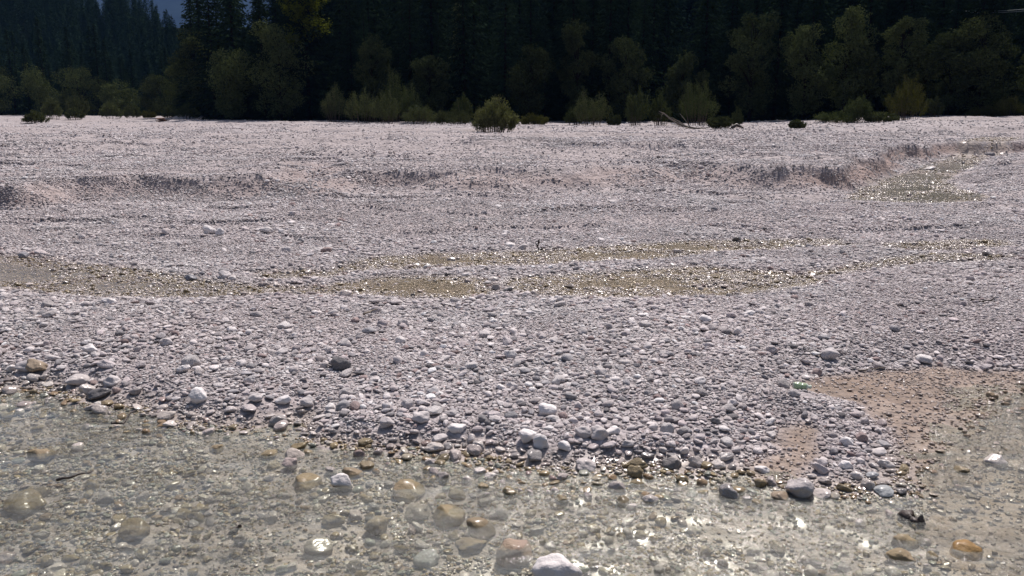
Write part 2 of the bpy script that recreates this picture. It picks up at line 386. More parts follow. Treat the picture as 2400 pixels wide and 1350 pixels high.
def plain(name, c, rough=0.8, var=0.25, scale=6.0, spec=0.3, bump=0.0, trans=0.0):
    m, t, out = mat(name); T = NT(t)
    tc = T.n('ShaderNodeTexCoord').outputs['Object']
    n1 = T.noise(tc, scale, 3, 0.6)
    col = T.mix(T.ramp(n1.outputs[0], 0.3, 0.7), tuple(x * (1 - var) for x in c), tuple(min(1, x * (1 + var)) for x in c))
    b = T.n('ShaderNodeBsdfPrincipled'); T.l(col, b.inputs['Base Color'])
    b.inputs['Roughness'].default_value = rough; b.inputs['Specular IOR Level'].default_value = spec
    if bump:
        bp = T.n('ShaderNodeBump'); bp.inputs['Distance'].default_value = bump; T.l(n1.outputs[0], bp.inputs['Height']); T.l(bp.outputs[0], b.inputs['Normal'])
    if trans:
        b.inputs['Transmission Weight'].default_value = trans
    T.l(b.outputs[0], out.inputs[0])
    return m
def foliage(name, c, var=0.35, transl=0.25, scale=0.8):
    m, t, out = mat(name); T = NT(t)
    geo = T.n('ShaderNodeNewGeometry')
    n1 = T.noise(geo.outputs['Position'], scale, 3, 0.6)
    rnd = geo.outputs['Random Per Island']
    ob = T.n('ShaderNodeObjectInfo').outputs['Random']
    k = T.math('ADD', T.math('MULTIPLY', n1.outputs[0], 0.5), T.math('ADD', T.math('MULTIPLY', rnd, 0.3), T.math('MULTIPLY', ob, 0.25)))
    col = T.mix(T.ramp(k, 0.25, 0.75), tuple(x * (1 - var) for x in c), tuple(x * (1 + var) for x in c))
    d = T.n('ShaderNodeBsdfDiffuse'); T.l(col, d.inputs[0])
    tl = T.n('ShaderNodeBsdfTranslucent'); T.l(T.mix(1.0, col, (1.0, 1.1, 0.5), 'MULTIPLY'), tl.inputs[0])
    mx = T.n('ShaderNodeMixShader'); mx.inputs[0].default_value = transl
    T.l(d.outputs[0], mx.inputs[1]); T.l(tl.outputs[0], mx.inputs[2]); T.l(mx.outputs[0], out.inputs[0])
    return m

M_ground = ground_material()
M_gravel = stone_material('gravel_stone', 'instancer')
M_stone = stone_material('river_stone', 'object')
M_algae = stone_material('algae_stone', 'object', 0.6)
M_water = water_material('stream_water', (0.50, 0.53, 0.49), 0.12, 150.0, 1.0, 0.09, (0.98, 1.0, 0.94), 0.026)
M_shallow = water_material('shallow_water', (0.40, 0.345, 0.25), 0.24, 50.0, 0.9, 0.16, (1.0, 0.96, 0.89), 0.007)
M_channel = water_material('channel_water', (0.28, 0.275, 0.24), 0.34, 24.0, 0.8, 0.13, (0.9, 0.9, 0.83), 0.018)
M_drift = plain('driftwood', (0.17, 0.145, 0.12), 0.85, 0.35, 9, bump=0.02)
M_darkwood = plain('wet_wood', (0.05, 0.038, 0.033), 0.5, 0.4, 12, bump=0.02)
M_bark = plain('bark', (0.020, 0.017, 0.014), 1.0, 0.3, 4, spec=0.0, bump=0.03)
M_redwood = plain('reddish_wood', (0.15, 0.075, 0.05), 0.85, 0.4, 3, bump=0.02)
M_spruce = foliage('spruce_needles', (0.020, 0.034, 0.020), 0.4, 0.04)
M_far = foliage('far_needles', (0.028, 0.050, 0.034), 0.4, 0.03)
M_decid = foliage('broad_leaves', (0.062, 0.075, 0.033), 0.5, 0.10)
M_yellow = foliage('yellow_leaves', (0.12, 0.135, 0.028), 0.4, 0.5)
M_willow = foliage('willow_leaves', (0.075, 0.085, 0.042), 0.5, 0.12)
M_dim = foliage('dim_leaves', (0.040, 0.050, 0.024), 0.5, 0.08)
M_olive = foliage('olive_leaves', (0.072, 0.072, 0.026), 0.5, 0.12)
M_pale = foliage('pale_willow_leaves', (0.115, 0.12, 0.062), 0.45, 0.2)
M_stem = plain('willow_stem', (0.09, 0.07, 0.055), 0.9, 0.3, 5)

# ------------------------------------------------------------------ ground sheet
def grid(rowsY, s, wfun):
    Y = np.repeat(rowsY[:, None], len(s), 1)
    X = wfun(Y) * s[None, :]
    return X, Y
def quads(nr, nc):
    i = np.arange(nr - 1)[:, None] * nc + np.arange(nc - 1)[None, :]
    return np.stack([i, i + 1, i + nc + 1, i + nc], -1).reshape(-1, 4)
def hill_z(X, Y):
    """wooded hillside beyond the trees at left, gentle rise elsewhere"""
    r = X / np.maximum(Y, 1)
    left = (1 - sm(Y, 345, 470)) * sm(Y, 205, 300) * np.clip((-X - 68) * 0.34, 0, 140) * sm(-r, 0.20, 0.36)
    back = np.clip((Y - 128) * 0.55, 0, 90) * sm(r, -0.285, -0.20) + np.clip((Y - 125) * 0.3, 0, 7) * sm(r, -0.40, -0.33)
    gap = np.clip((Y - 215) * 0.12, 0, 9) * sm(r, -0.47, -0.42) * (1 - sm(r, -0.30, -0.26)) * (1 - sm(Y, 420, 600))
    return left + back + gap
rows = np.concatenate([np.linspace(-14, 2.6, 22)[:-1], np.geomspace(2.6, 180, 900)[:-1], np.geomspace(180, 9000, 90)])
s = np.linspace(-1, 1, 801); s = s + 5 * s ** 21
X, Y = grid(rows, s, lambda Y: 0.72 * np.maximum(Y, 2.6) + 2.0)
D = plan(X, Y)
G = D['z'] + hill_z(X, Y)
V = np.stack([X, Y, G], -1).reshape(-1, 3)
me = mesh_np('ground', V, quads(*X.shape), M_ground)
for k in ('wet', 'brown', 'bank'): fattr(me, k, D[k].ravel().astype(np.float32))
fattr(me, 'sand', sandy(X.ravel(), Y.ravel()).astype(np.float32))
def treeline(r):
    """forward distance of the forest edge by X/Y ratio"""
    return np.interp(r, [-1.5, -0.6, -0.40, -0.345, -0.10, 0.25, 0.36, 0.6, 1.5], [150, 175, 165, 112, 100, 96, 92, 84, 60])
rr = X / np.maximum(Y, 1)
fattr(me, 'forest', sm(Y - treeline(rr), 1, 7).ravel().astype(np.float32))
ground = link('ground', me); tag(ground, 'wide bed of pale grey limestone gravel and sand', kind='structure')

# ------------------------------------------------------------------ water sheets
def water_sheet(name, rowsY, s, wfun, level, cond, m, amp, label):
    X, Y = grid(rowsY, s, wfun)
    D = plan(X, Y)
    keep = cond(D, X, Y)
    a = 18; ca, sa = math.cos(R(a)), math.sin(R(a))
    u = X * ca + Y * sa; v = -X * sa + Y * ca
    big = nz(u, v * 1.9, 0.42, 201) * 0.55 + nz(u, v * 2.1, 0.19, 203) * 0.30 + nz(u, v * 1.7, 0.09, 205) * 0.15
    depth = np.clip((level - D['z']) / 0.12, 0.15, 1.0)
    Z = level + amp * big * depth * (0.5 + 0.9 * sm(nz(X, Y, 1.3, 207), -0.4, 0.5))
    q = quads(*X.shape)
    kf = keep.ravel()[q].any(1)
    q = q[kf]
    used = np.unique(q); remap = np.zeros(X.size, np.int64); remap[used] = np.arange(len(used))
    V = np.stack([X, Y, Z], -1).reshape(-1, 3)[used]
    o = link(name, mesh_np(name, V, remap[q], m)); tag(o, label, kind='structure')
    return o
water_sheet('water', np.concatenate([np.linspace(-12, 2.0, 20)[:-1], np.geomspace(2.0, 12.5, 520)]), np.linspace(-1, 1, 640), lambda Y: 0.78 * np.maximum(Y, 2.0) + 2.2,
            W0, lambda D, X, Y: (D['z'] < W0 + 0.03) & (D['s0'] < 0.5), M_water, 0.013, 'clear shallow stream running over stones')
water_sheet('stream', np.geomspace(10, 20.2, 300), np.linspace(-1, 1, 640), lambda Y: 0.85 * Y, W1,
            lambda D, X, Y: (D['z'] < W1 + 0.012) & (D['s1'] < 0.5) & (D['s0'] > 1.0), M_shallow, 0.007, 'thin braided channels crossing the gravel bar')
water_sheet('side_channel', np.geomspace(20.2, 62, 330), np.linspace(-1, 1, 640), lambda Y: 0.85 * Y, W1,
            lambda D, X, Y: (D['z'] < W1 + 0.012) & (D['s1'] < 0.5) & (D['s0'] > 1.0), M_channel, 0.022, 'grey green side channel under the cut bank at the right')

# ------------------------------------------------------------------ stone shapes
def ico(n):
    import bmesh
    bm = bmesh.new(); bmesh.ops.create_icosphere(bm, subdivisions=n, radius=1.0)
    V = np.array([v.co[:] for v in bm.verts]); F = np.array([[v.index for v in f.verts] for f in bm.faces]); bm.free()
    return V, F
ICO = {n: ico(n) for n in (2, 3, 4)}
def stone_shape(seed, n, flat=0.6, long=1.25, ang=0.5):
    r = np.random.default_rng(seed); V, F = ICO[n]; V = V.copy()
    # a rounded, slightly faceted pebble: soft-max over random cutting planes
    N = r.normal(size=(11, 3)); N /= np.linalg.norm(N, axis=1)[:, None]
    h = r.uniform(0.72, 1.0, 11)
    dots = V @ N.T
    p = 7 + ang * 16
    rad = (np.sum(np.maximum(dots / h, 1e-4) ** p, 1) + 0.9 ** p * 0.4) ** (-1 / p)
    V = V * rad[:, None]
    nv = np.array([mnoise.noise(Vector((x * 1.5 + seed, y * 1.5, z * 1.5))) for x, y, z in V])
    nv2 = np.array([mnoise.noise(Vector((x * 4 + seed, y * 4, z * 4 + 7))) for x, y, z in V])
    V *= (1 + 0.16 * nv + 0.04 * nv2)[:, None]
    V *= np.array([long, 1.0, flat * r.uniform(0.85, 1.15)])
    V /= np.abs(V[:, :2]).max()          # half-length 1
    return V, F

protos_lo, protos_hi = [], []
pc = bpy.data.collections.new('stone_shapes')       # instanced by the gravel only, never linked to the scene
NP = 14
for k in range(NP):
    fl = [0.5, 0.62, 0.72, 0.45, 0.58, 0.8, 0.55][k % 7]; lg = [1.15, 1.35, 1.1, 1.25, 1.5, 1.05, 1.3][k % 7]
    V, F = stone_shape(100 + k, 3, fl, lg, [0.15, 0.6, 0.35, 0.9][k % 4])
    me = mesh_np('pebble', V, F, M_gravel); o = bpy.data.objects.new('pebble_%02d' % k, me); pc.objects.link(o)

# ------------------------------------------------------------------ scatter the gravel
def in_view(X, Y, Z, m=0.06):
    dx, dy, dz = X, Y, Z - CAM_H
    fwd = dy * CP - dz * SP; up = dy * SP + dz * CP
    px = dx / np.maximum(fwd, 1e-3) * FPX / 2400; py = up / np.maximum(fwd, 1e-3) * FPX / 2400
    return (fwd > 0.3) & (np.abs(px) < 0.5 + m) & (np.abs(py) < 0.28125 + m)
pts = []
classes = [(0.020, 0.34), (0.027, 0.42), (0.036, 0.42), (0.050, 0.32), (0.070, 0.20), (0.098, 0.08), (0.135, 0.024), (0.18, 0.005)]
for ci, (size, cov) in enumerate(classes):
    dmax = min(size * 852 / 1.4, 110); dmin = 3.0
    # area-uniform samples in a wedge
    half = 0.66
    area = half * (dmax ** 2 - dmin ** 2)
    per = math.pi * (size * 0.5) ** 2 * 0.8
    boost = 1.0
    n = int(area * 1.15 / per)                       # candidates at full cover
    n = min(n, 900000)
    y = np.sqrt(rng.uniform(dmin ** 2, dmax ** 2, n)); x = rng.uniform(-half, half, n) * y
    # thinning before the plan is evaluated
    frac = cov * (1 + 1.6 * sm(y, dmax * 0.35, dmax * 0.95))
    k = rng.random(n) < np.minimum(frac * 1.6, 1); x, y, frac = x[k], y[k], frac[k]
    D = plan(x, y)
    sa = sandy(x, y) * (1 if size > 0.04 else 0.8); co = coarse(x, y)
    edge = np.exp(-((D['s0'] - 0.35) / 0.55) ** 2) * (D['s0'] > -0.2) * (D['brown'] < 0.3)
    big = sm(np.array(size), 0.05, 0.13) * (1 - 0.85 * sm(y, 26, 48))
    dens = (1 - 0.93 * sa) * (1 - big * 0.72 + big * (1.7 * co + 8.0 * edge + 1.6 * (D['s0'] < -0.2)))
    dens *= np.where(D['brown'] > 0.4, np.where(D['s0'] < -0.05, 0.30, 0.03 if size > 0.04 else 0.16), 1.0)
    dens *= 1 - 0.35 * (D['bank'] > 0.25)
    dens *= 1 + big * 2.0 * sm(0.35 - np.abs(sa - 0.35), 0.0, 0.3) * sm(y, 13, 16)
    dens *= np.where(D['s0'] < 0, 0.75, 1.0) * np.where(D['s1'] < 0, 0.55, 1.0)
    mid_edge = np.exp(-(np.abs(D['s1']) / 0.45) ** 2) * (D['s1'] > -0.4)
    dens *= 1 + big * 1.2 * mid_edge
    dens *= np.where(y > 27, 0.75 + 0.8 * sm(fbm(x, y * 0.6, 4.0, 3, 131), -0.1, 0.35), 1.0)
    clump = 0.55 + 0.9 * sm(fbm(x, y, 0.8, 2, 121 + ci), -0.35, 0.35)
    k = (rng.random(len(x)) < frac / np.minimum(frac * 1.6, 1) * dens * clump / 1.0 ) & in_view(x, y, D['z'])
    x, y = x[k], y[k]
    sz = size * rng.uniform(0.78, 1.3, len(x))
    pts.append(np.stack([x, y, D['z'][k], sz, D['s0'][k], D['s1'][k], D['wet'][k], np.full(len(x), ci)], -1))
P = np.concatenate(pts)
# drop small stones whose centre lies well inside a larger one
order = np.argsort(-P[:, 3]); P = P[order]
cell = 0.03; nx = int(26 / cell); ny = int(18 / cell)
occ = np.zeros((nx, ny), bool); keepm = np.ones(len(P), bool)
gx = ((P[:, 0] + 13) / cell).astype(int); gy = ((P[:, 1] - 2) / cell).astype(int)
okc = (gx > 6) & (gx < nx - 6) & (gy > 6) & (gy < ny - 6)
for i in range(len(P)):
    if not okc[i]: continue
    a, b = gx[i], gy[i]
    if occ[a, b]: keepm[i] = False; continue
    rad = P[i, 3] * 0.42 / cell
    if rad >= 0.8:
        q = int(rad); occ[a - q:a + q + 1, b - q:b + q + 1] = True
P = P[keepm]

# ------------------------------------------------------------------ chosen stones one can point at
# px, py (of the stone's base), width px, ground z guess, aspect(flat), colour, wet, algae, label
GREY, WHITE, DARK, TAN = (0.51, 0.482, 0.475), (0.67, 0.645, 0.635), (0.13, 0.13, 0.14), (0.33, 0.27, 0.20)
SPECIAL = [
    (1304, 1418, 110, 0.95, WHITE, 0.15, 0, 'large pale boulder with a wet dark base cut off by the bottom edge'),
    (802, 1150, 52, 0.85, WHITE, 0.2, 0, 'round whitish stone standing out of the rippling stream in front of the bank'),
    (1872, 1166, 62, 0.75, GREY, 0.2, 0, 'big grey boulder at the water edge below the tongue of cobbles'),
    (228, 938, 62, 0.5, DARK, 0.8, 0, 'dark flat slab lying at the left water edge'),
    (262, 905, 40, 0.8, GREY, 0.0, 0, 'angular grey stone just above the dark slab'),
    (182, 905, 48, 0.7, GREY, 0.3, 0, 'rounded grey boulder left of the dark slab'),
    (70, 870, 56, 0.5, GREY, 0.0, 0, 'long tilted grey stone near the left edge above the water'),
    (90, 895, 52, 0.6, TAN, 0.5, 0, 'brownish stone half wet at the left water edge'),
    (466, 960, 40, 0.95, WHITE, 0.0, 0, 'round white stone on the bank above the left water edge'),
    (388, 985, 46, 0.6, (0.5, 0.46, 0.42), 0.2, 0, 'cream stone lying at the left waterline'),
    (600, 970, 36, 0.8, GREY, 0.0, 0, 'grey rounded stone left of the white oval one on the bank edge'),
    (665, 972, 38, 0.75, WHITE, 0.0, 0, 'white oval stone on the bank edge beside the patch of bare sand'),
    (722, 965, 36, 0.65, GREY, 0.0, 0, 'grey stone on the bank right of the bare sand patch'),
    (905, 1010, 44, 0.75, GREY, 0.0, 0, 'pale stone with a broken face in the dark cobble edge'),
    (990, 1010, 44, 0.8, GREY, 0.0, 0, 'tilted grey stone in the middle of the dark cobble edge'),
    (1072, 1032, 46, 0.7, WHITE, 0.0, 0, 'white blocky stone on the front edge of the bank'),
    (1030, 1042, 40, 0.5, GREY, 0.1, 0, 'flat oval stone at the foot of the bank'),
    (1236, 1042, 44, 0.95, WHITE, 0.0, 0, 'white stone, left of the pair standing on the bank edge'),
    (1268, 1052, 42, 1.0, WHITE, 0.0, 0, 'white upright stone, right of the pair standing on the bank edge'),
    (1324, 1078, 36, 0.85, WHITE, 0.0, 0, 'small white stone right at the waterline below the pair'),
    (1365, 1025, 40, 0.8, GREY, 0.0, 0, 'pinkish grey stone leaning on the bank edge'),
    (1402, 1050, 48, 0.8, GREY, 0.0, 0, 'mottled grey stone in the cobbles right of the leaning one'),
    (1370, 1102, 52, 0.5, GREY, 0.3, 0, 'long tapering stone sliding into the water from the bank'),
    (1436, 1020, 42, 0.75, WHITE, 0.0, 0, 'white angular stone high on the bank edge'),
    (1285, 975, 46, 0.75, WHITE, 0.0, 0, 'broad white stone lying behind the cobble edge'),
    (1945, 842, 44, 0.8, GREY, 0.0, 0, 'large grey boulder alone in the middle of the bar, above the green bottle'),
    (1785, 1108, 34, 0.6, WHITE, 0.1, 0, 'white stone at the end of the bank beside the narrow inlet'),
    (2058, 1068, 38, 0.5, GREY, 0.0, 0, 'flat grey stone on top of the tongue of cobbles'),
    (2045, 1122, 32, 0.7, (0.4, 0.42, 0.44), 0.2, 0, 'bluish stone at the tip of the tongue of cobbles'),
    (1925, 1165, 48, 0.4, (0.5, 0.47, 0.46), 0.5, 0, 'flat wet stone right of the big grey boulder'),
    (1830, 1172, 48, 0.5, TAN, 0.7, 0, 'wet brown stone left of the big grey boulder'),
    (2070, 1160, 42, 0.4, (0.33, 0.36, 0.38), 0.6, 0, 'low blue grey stone awash right of the tongue of cobbles'),
    (490, 552, 36, 0.75, WHITE, 0.0, 0, 'whitish rock, left of the touching pair beyond the left pool'),
    (514, 554, 24, 0.8, WHITE, 0.0, 0, 'whitish rock, right of the touching pair beyond the left pool'),
    (625, 550, 32, 0.5, GREY, 0.0, 0, 'flat grey block near the pair of whitish rocks'),
    (658, 548, 18, 0.9, WHITE, 0.0, 0, 'small rounded rock beside the flat grey block'),
    (676, 592, 26, 0.85, GREY, 0.0, 0, 'grey rock behind the stony dam of the left pool'),
    (1186, 552, 22, 0.65, WHITE, 0.0, 0, 'lone white stone on the gravel behind the upright stick'),
    (1226, 586, 30, 0.55, GREY, 0.1, 0, 'grey stone in the row beside the upright stick'),
    (1196, 580, 24, 0.55, WHITE, 0.1, 0, 'white stone at the left end of the row beside the upright stick'),
    (1094, 650, 30, 0.5, WHITE, 0.1, 0, 'long white stone lying in the middle pool'),
    (1163, 682, 24, 0.95, (0.36, 0.33, 0.31), 0.2, 0, 'tall stone in the little pile dividing the middle pools'),
    (1142, 668, 24, 0.6, WHITE, 0.1, 0, 'white stone at the back of the pile dividing the middle pools'),
    (1190, 686, 26, 0.6, DARK, 0.5, 0, 'dark wet stone at the right of the pile dividing the middle pools'),
    (448, 660, 30, 0.7, (0.20, 0.21, 0.24), 0.3, 0, 'blue grey stone at the right end of the left pool'),
    (545, 656, 24, 0.5, GREY, 0.1, 0, 'grey stone in the stony dam of the left pool'),
    (56, 606, 24, 0.8, (0.28, 0.28, 0.30), 0.0, 0, 'rounded grey stone on the far shore of the left pool'),
    (388, 812, 34, 0.7, GREY, 0.0, 0, 'blocky grey stone on the bar left of centre'),
    (212, 830, 38, 0.7, WHITE, 0.0, 0, 'pale pointed stone on the left part of the bar'),
    (1124, 815, 26, 0.75, GREY, 0.0, 0, 'rounded stone amid the bar in front of the middle pool'),
    (1296, 805, 32, 0.6, GREY, 0.0, 0, 'smooth oval stone in the middle of the bar'),
    (2320, 368, 20, 0.7, (0.2, 0.19, 0.2), 0.0, 0, 'dark rock in the fast water of the far right channel'),
    (2180, 402, 24, 0.5, GREY, 0.2, 0, 'pale rock splitting the far right channel'),
    (1438, 478, 22, 0.5, GREY, 0.0, 0, 'low rock on the flat below the terrace'),
    (1134, 494, 16, 0.8, (0.25, 0.24, 0.25), 0.0, 0, 'grey rock alone on the smooth sand below the terrace'),
    (1167, 486, 18, 0.5, WHITE, 0.0, 0, 'small white rock on the smooth sand below the terrace'),
    # under water
    (720, 1142, 78, 0.6, TAN, 0.9, 1, 'yellow brown boulder just under water left of the round whitish stone'),
    (826, 1122, 48, 0.6, TAN, 0.9, 1, 'dark yellow stone breaking the surface behind the round whitish stone'),
    (960, 1172, 84, 0.6, TAN, 0.9, 1, 'large yellowish boulder under thin water in midstream'),
    (978, 1212, 66, 0.5, (0.42, 0.4, 0.38), 0.8, 0, 'pale smooth stone awash in front of the large yellowish boulder'),
    (884, 1252, 60, 0.85, TAN, 0.9, 1, 'glossy amber rock with white glints in midstream'),
    (1052, 1232, 76, 0.6, TAN, 0.9, 1, 'brown submerged boulder right of the amber rock'),
    (1128, 1262, 74, 0.6, (0.25, 0.2, 0.15), 0.9, 1, 'dark brown submerged boulder in midstream'),
    (1104, 1292, 84, 0.4, TAN, 0.9, 1, 'long olive boulder covered by a film of water'),
    (1200, 1320, 92, 0.8, (0.42, 0.33, 0.29), 0.9, 1, 'big pinkish boulder with water pouring over it'),
    (780, 1232, 56, 0.6, TAN, 0.9, 1, 'blurred tan stone under water left of the amber rock'),
    (320, 1262, 76, 0.5, TAN, 0.9, 1, 'large yellow stone on the bed of the left pool near the bottom of the photo'),
    (97, 1085, 56, 0.6, TAN, 0.9, 1, 'mossy yellow stone under water near the left edge'),
    (508, 1060, 40, 0.6, TAN, 0.9, 1, 'cream yellow stone under water below the bank'),
    (60, 1200, 84, 0.6, (0.22, 0.17, 0.1), 0.9, 1, 'dark brown boulder under water at the left edge'),
    (690, 1078, 48, 0.6, (0.45, 0.41, 0.38), 0.7, 0, 'pale stone awash in the shallow inlet below the bank'),
    (682, 1102, 40, 0.7, (0.42, 0.36, 0.35), 0.7, 0, 'pinkish stone awash in front of the pale one'),
    (700, 1056, 40, 0.6, TAN, 0.9, 1, 'yellow stained stone at the corner of the shallow inlet'),
    (2255, 1308, 80, 0.5, (0.34, 0.2, 0.07), 0.9, 1, 'orange brown stone under water near the bottom right corner'),
    (2120, 1285, 60, 0.6, TAN, 0.9, 1, 'pale yellow stone under water at the lower right'),
    (2110, 1325, 64, 0.6, TAN, 0.9, 1, 'yellow olive stone at the bottom edge near the right corner'),
    (640, 1100, 36, 0.5, (0.4, 0.35, 0.27), 0.8, 1, 'small tan stone under the clear water left of the awash pair'),
    (745, 1300, 70, 0.5, (0.4, 0.38, 0.34), 0.9, 0, 'blurred pale boulder deep in the greenish pool'),
    (1000, 1325, 66, 0.6, (0.38, 0.42, 0.42), 0.9, 0, 'bluish boulder under water left of the olive one'),
]
spx = []
for (px, py, wpx, fl, colr, wet, alg, lab) in SPECIAL:
    z = 0.1
    for _ in range(8):
        x, y = W(px, py - wpx * 0.12, z); z = gz(x, y)
    dist = math.sqrt(x * x + y * y + (CAM_H - z) ** 2)
    spx.append((x, y, z, wpx / FPX * dist))
spx = np.array(spx)
# clear the scatter round them
km = np.ones(len(P), bool)
for (x, y, z, wd) in spx:
    km &= ((P[:, 0] - x) ** 2 + (P[:, 1] - y) ** 2) > (wd * 0.5 + P[:, 3] * 0.2) ** 2
P = P[km]

bx_, by_ = W(1876, 914, 0.15)
P = P[((P[:, 0] - bx_) ** 2 + (P[:, 1] - by_ + 0.03) ** 2) > 0.13 ** 2]
var_me = {}
def stone_mesh(k, m):
    key = (k, m.name)
    if key not in var_me:
        V, F = stone_shape(300 + k, 4, [0.62, 0.72, 0.55, 0.8, 0.5, 0.66][k % 6], [1.2, 1.1, 1.35, 1.05, 1.25][k % 5], [0.3, 0.7, 0.1, 0.95][k % 4])
        var_me[key] = mesh_np('river_stone', V, F, m)
    return var_me[key]
for i, (row, (x, y, z, wd)) in enumerate(zip(SPECIAL, spx)):
    px, py, wpx, fl, colr, wet, alg, lab = row
    V, F = stone_shape(700 + i, 4, fl, 1.15, 0.25 + 0.6 * ((i * 37) % 10) / 10)
    V = V * (wd * 0.5); me = mesh_np('river_stone', V, F, M_algae if alg else M_stone)
    hh = V[:, 2].max()
    zc = z + hh * 0.55
    if alg or 'under' in lab or 'deep' in lab or 'awash in front of the large' in lab: zc = min(zc, W0 + (0.012 if i % 3 else 0.03) - hh * 0.85) if y < 9 else zc
    elif y < 8.5 and z < 0.02: zc = max(zc, W0 + hh * (0.0 if wet > 0.4 else 0.15))
    o = link('river_stone', me, loc=(x, y, zc))
    o.rotation_euler = (random.uniform(-.25, .25), random.uniform(-.25, .25), random.uniform(-.5, .5))
    o.color = (*colr, 1 - wet)
    tag(o, lab, 'stone', 'single stones that stand out on the river bed')

# the next largest ones are objects too
dist = np.sqrt(P[:, 0] ** 2 + P[:, 1] ** 2 + 4)
app = P[:, 3] / dist
NIND = 300 - len(SPECIAL)
vis = in_view(P[:, 0], P[:, 1], P[:, 2], -0.005)
idx = np.argsort(-(app * vis))[:NIND]
indiv = P[idx]; mask = np.ones(len(P), bool); mask[idx] = False; P = P[mask]

def tones(n, wetv, r, sub=None):
    t = r.random(n); b = np.clip(r.normal(1.0, 0.15, n), 0.6, 1.35)
    base = np.array(GREY)[None, :] * np.ones((n, 1))
    base = np.where((t < 0.32)[:, None], np.array(WHITE)[None], base)
    base = np.where(((t > 0.5) & (t < 0.68))[:, None], np.array((0.50, 0.46, 0.46))[None], base)
    base = np.where(((t > 0.68) & (t < 0.80))[:, None], np.array((0.34, 0.335, 0.345))[None], base)
    base = np.where(((t > 0.94) & (t < 0.975))[:, None], np.array((0.34, 0.27, 0.26))[None], base)
    base = np.where((t > 0.975)[:, None], np.array((0.19, 0.185, 0.19))[None], base)
    under = (wetv > 0.98) & (r.random(n) < 0.4)
    base = np.where(under[:, None], np.array((0.30, 0.25, 0.15))[None], base)
    return base * b[:, None]
r2 = np.random.default_rng(21)
ti = tones(len(indiv), indiv[:, 6], r2)
zone_names = {
    'bed': ('pale stone seen through the running water of the near stream', 'stones on the bed of the near stream'),
    'edge': ('loose cobble in the dark stony edge where the gravel bar meets the near stream', 'cobbles along the edge of the near stream'),
    'bar': ('dry pale cobble lying among smaller gravel on the near bar', 'cobbles spread over the near gravel bar'),
    'mid': ('light cobble beside the thin channels in the middle of the river bed', 'cobbles beside the middle channels'),
    'far': ('light cobble on the gravel beyond the middle channels', 'cobbles on the gravel beyond the middle channels'),
}
def near_label(x, y, lab, zn):
    d = np.hypot(spx[:, 0] - x, spx[:, 1] - y); j = int(np.argmin(d))
    head = {'bed': 'small stone under the running water', 'edge': 'cobble of the stony waterside', 'bar': 'cobble on the dry bar', 'mid': 'cobble by the thin channels', 'far': 'cobble beyond the thin channels'}[zn]
    for w_ in ('dark', 'whitish'):
        if w_ in lab: head = w_ + ' ' + head
    dx = x - spx[j, 0]; dy = y - spx[j, 1]
    side = 'right of' if dx > abs(dy) else 'left of' if -dx > abs(dy) else 'behind' if dy > 0 else 'in front of'
    ref = SPECIAL[j][7].split(' ')
    cut = len(ref)
    for q, w_ in enumerate(ref):
        if q > 2 and w_ in ('lying', 'standing', 'out', 'cut', 'at', 'in', 'on', 'near', 'just', 'half', 'with', 'breaking', 'under', 'covered', 'leaning', 'high', 'of', 'right', 'left', 'alone', 'above', 'beside', 'amid', 'awash', 'behind', 'from', 'sliding', 'splitting', 'that'): cut = q; break
    hd = head.split(' ')
    txt = ' '.join(hd + side.split(' ') + ['the'] + ref[:cut]).replace(',', '')
    return ' '.join(txt.split(' ')[:16])
for i, (x, y, z, szz, s0, s1, wt, ci) in enumerate(indiv):
    zn = 'bed' if s0 < 0 else 'edge' if s0 < 0.9 else 'bar' if y < 10.6 else 'mid' if s1 < 1.2 else 'far'
    lab, grp = zone_names[zn]
    tone = ti[i].mean()
    if zn not in ('bed',):
        if tone < 0.26: lab = lab.replace('loose', 'loose dark').replace('dry pale', 'dry dark grey').replace('light', 'dark grey')
        elif tone > 0.52: lab = lab.replace('loose', 'loose whitish').replace('dry pale', 'dry whitish').replace('light', 'whitish')
    k = int(r2.integers(0, 18))
    o = link('river_stone', stone_mesh(k, M_stone))
    h = szz * 0.5
    o.scale = (h, h * r2.uniform(0.8, 1.05), h * r2.uniform(0.85, 1.2))
    o.location = (x, y, z + h * 0.30)
    o.rotation_euler = (r2.normal(0, 0.2), r2.normal(0, 0.2), r2.uniform(0, 6.28))
    o.color = (*ti[i], 1 - float(wt) * 0.85)
    lab = near_label(x, y, lab, zn)
    tag(o, lab, 'stone', grp + (' (dark)' if tone < 0.26 and zn != 'bed' else ' (whitish)' if tone > 0.52 and zn != 'bed' else ''))

# the rest: one gravel object
n = len(P)
print('gravel stones', n)
me = mesh_np('gravel', np.stack([P[:, 0], P[:, 1], P[:, 2] + P[:, 3] * 0.13 * (1 + 0.5 * r2.random(n))], -1), np.zeros((0, 4)), None)
h = P[:, 3] * 0.5
scl = np.stack([h, h * r2.uniform(0.75, 1.05, n), h * r2.uniform(0.55, 1.0, n)], -1).astype(np.float32)
rot = np.stack([r2.normal(0.08, 0.17, n), r2.normal(0, 0.17, n), r2.uniform(0, 6.283, n)], -1).astype(np.float32)
fattr(me, 'size', scl, 'FLOAT_VECTOR'); fattr(me, 'turn', rot, 'FLOAT_VECTOR')
fattr(me, 'shape', r2.integers(0, NP, n).astype(np.int32), 'INT')
big_tone = 1 + 0.16 * fbm(P[:, 0], P[:, 1] * 0.7, 5.0, 3, 401); pink = 0.5 + 0.5 * np.clip(fbm(P[:, 0], P[:, 1], 2.5, 3, 405) * 2.2, -1, 1)
tcol = tones(n, P[:, 6], r2) * big_tone[:, None] * (1 + pink[:, None] * np.array([0.01, -0.03, -0.03]))
bedm = (P[:, 4] < 0) & (r2.random(n) < 0.55)
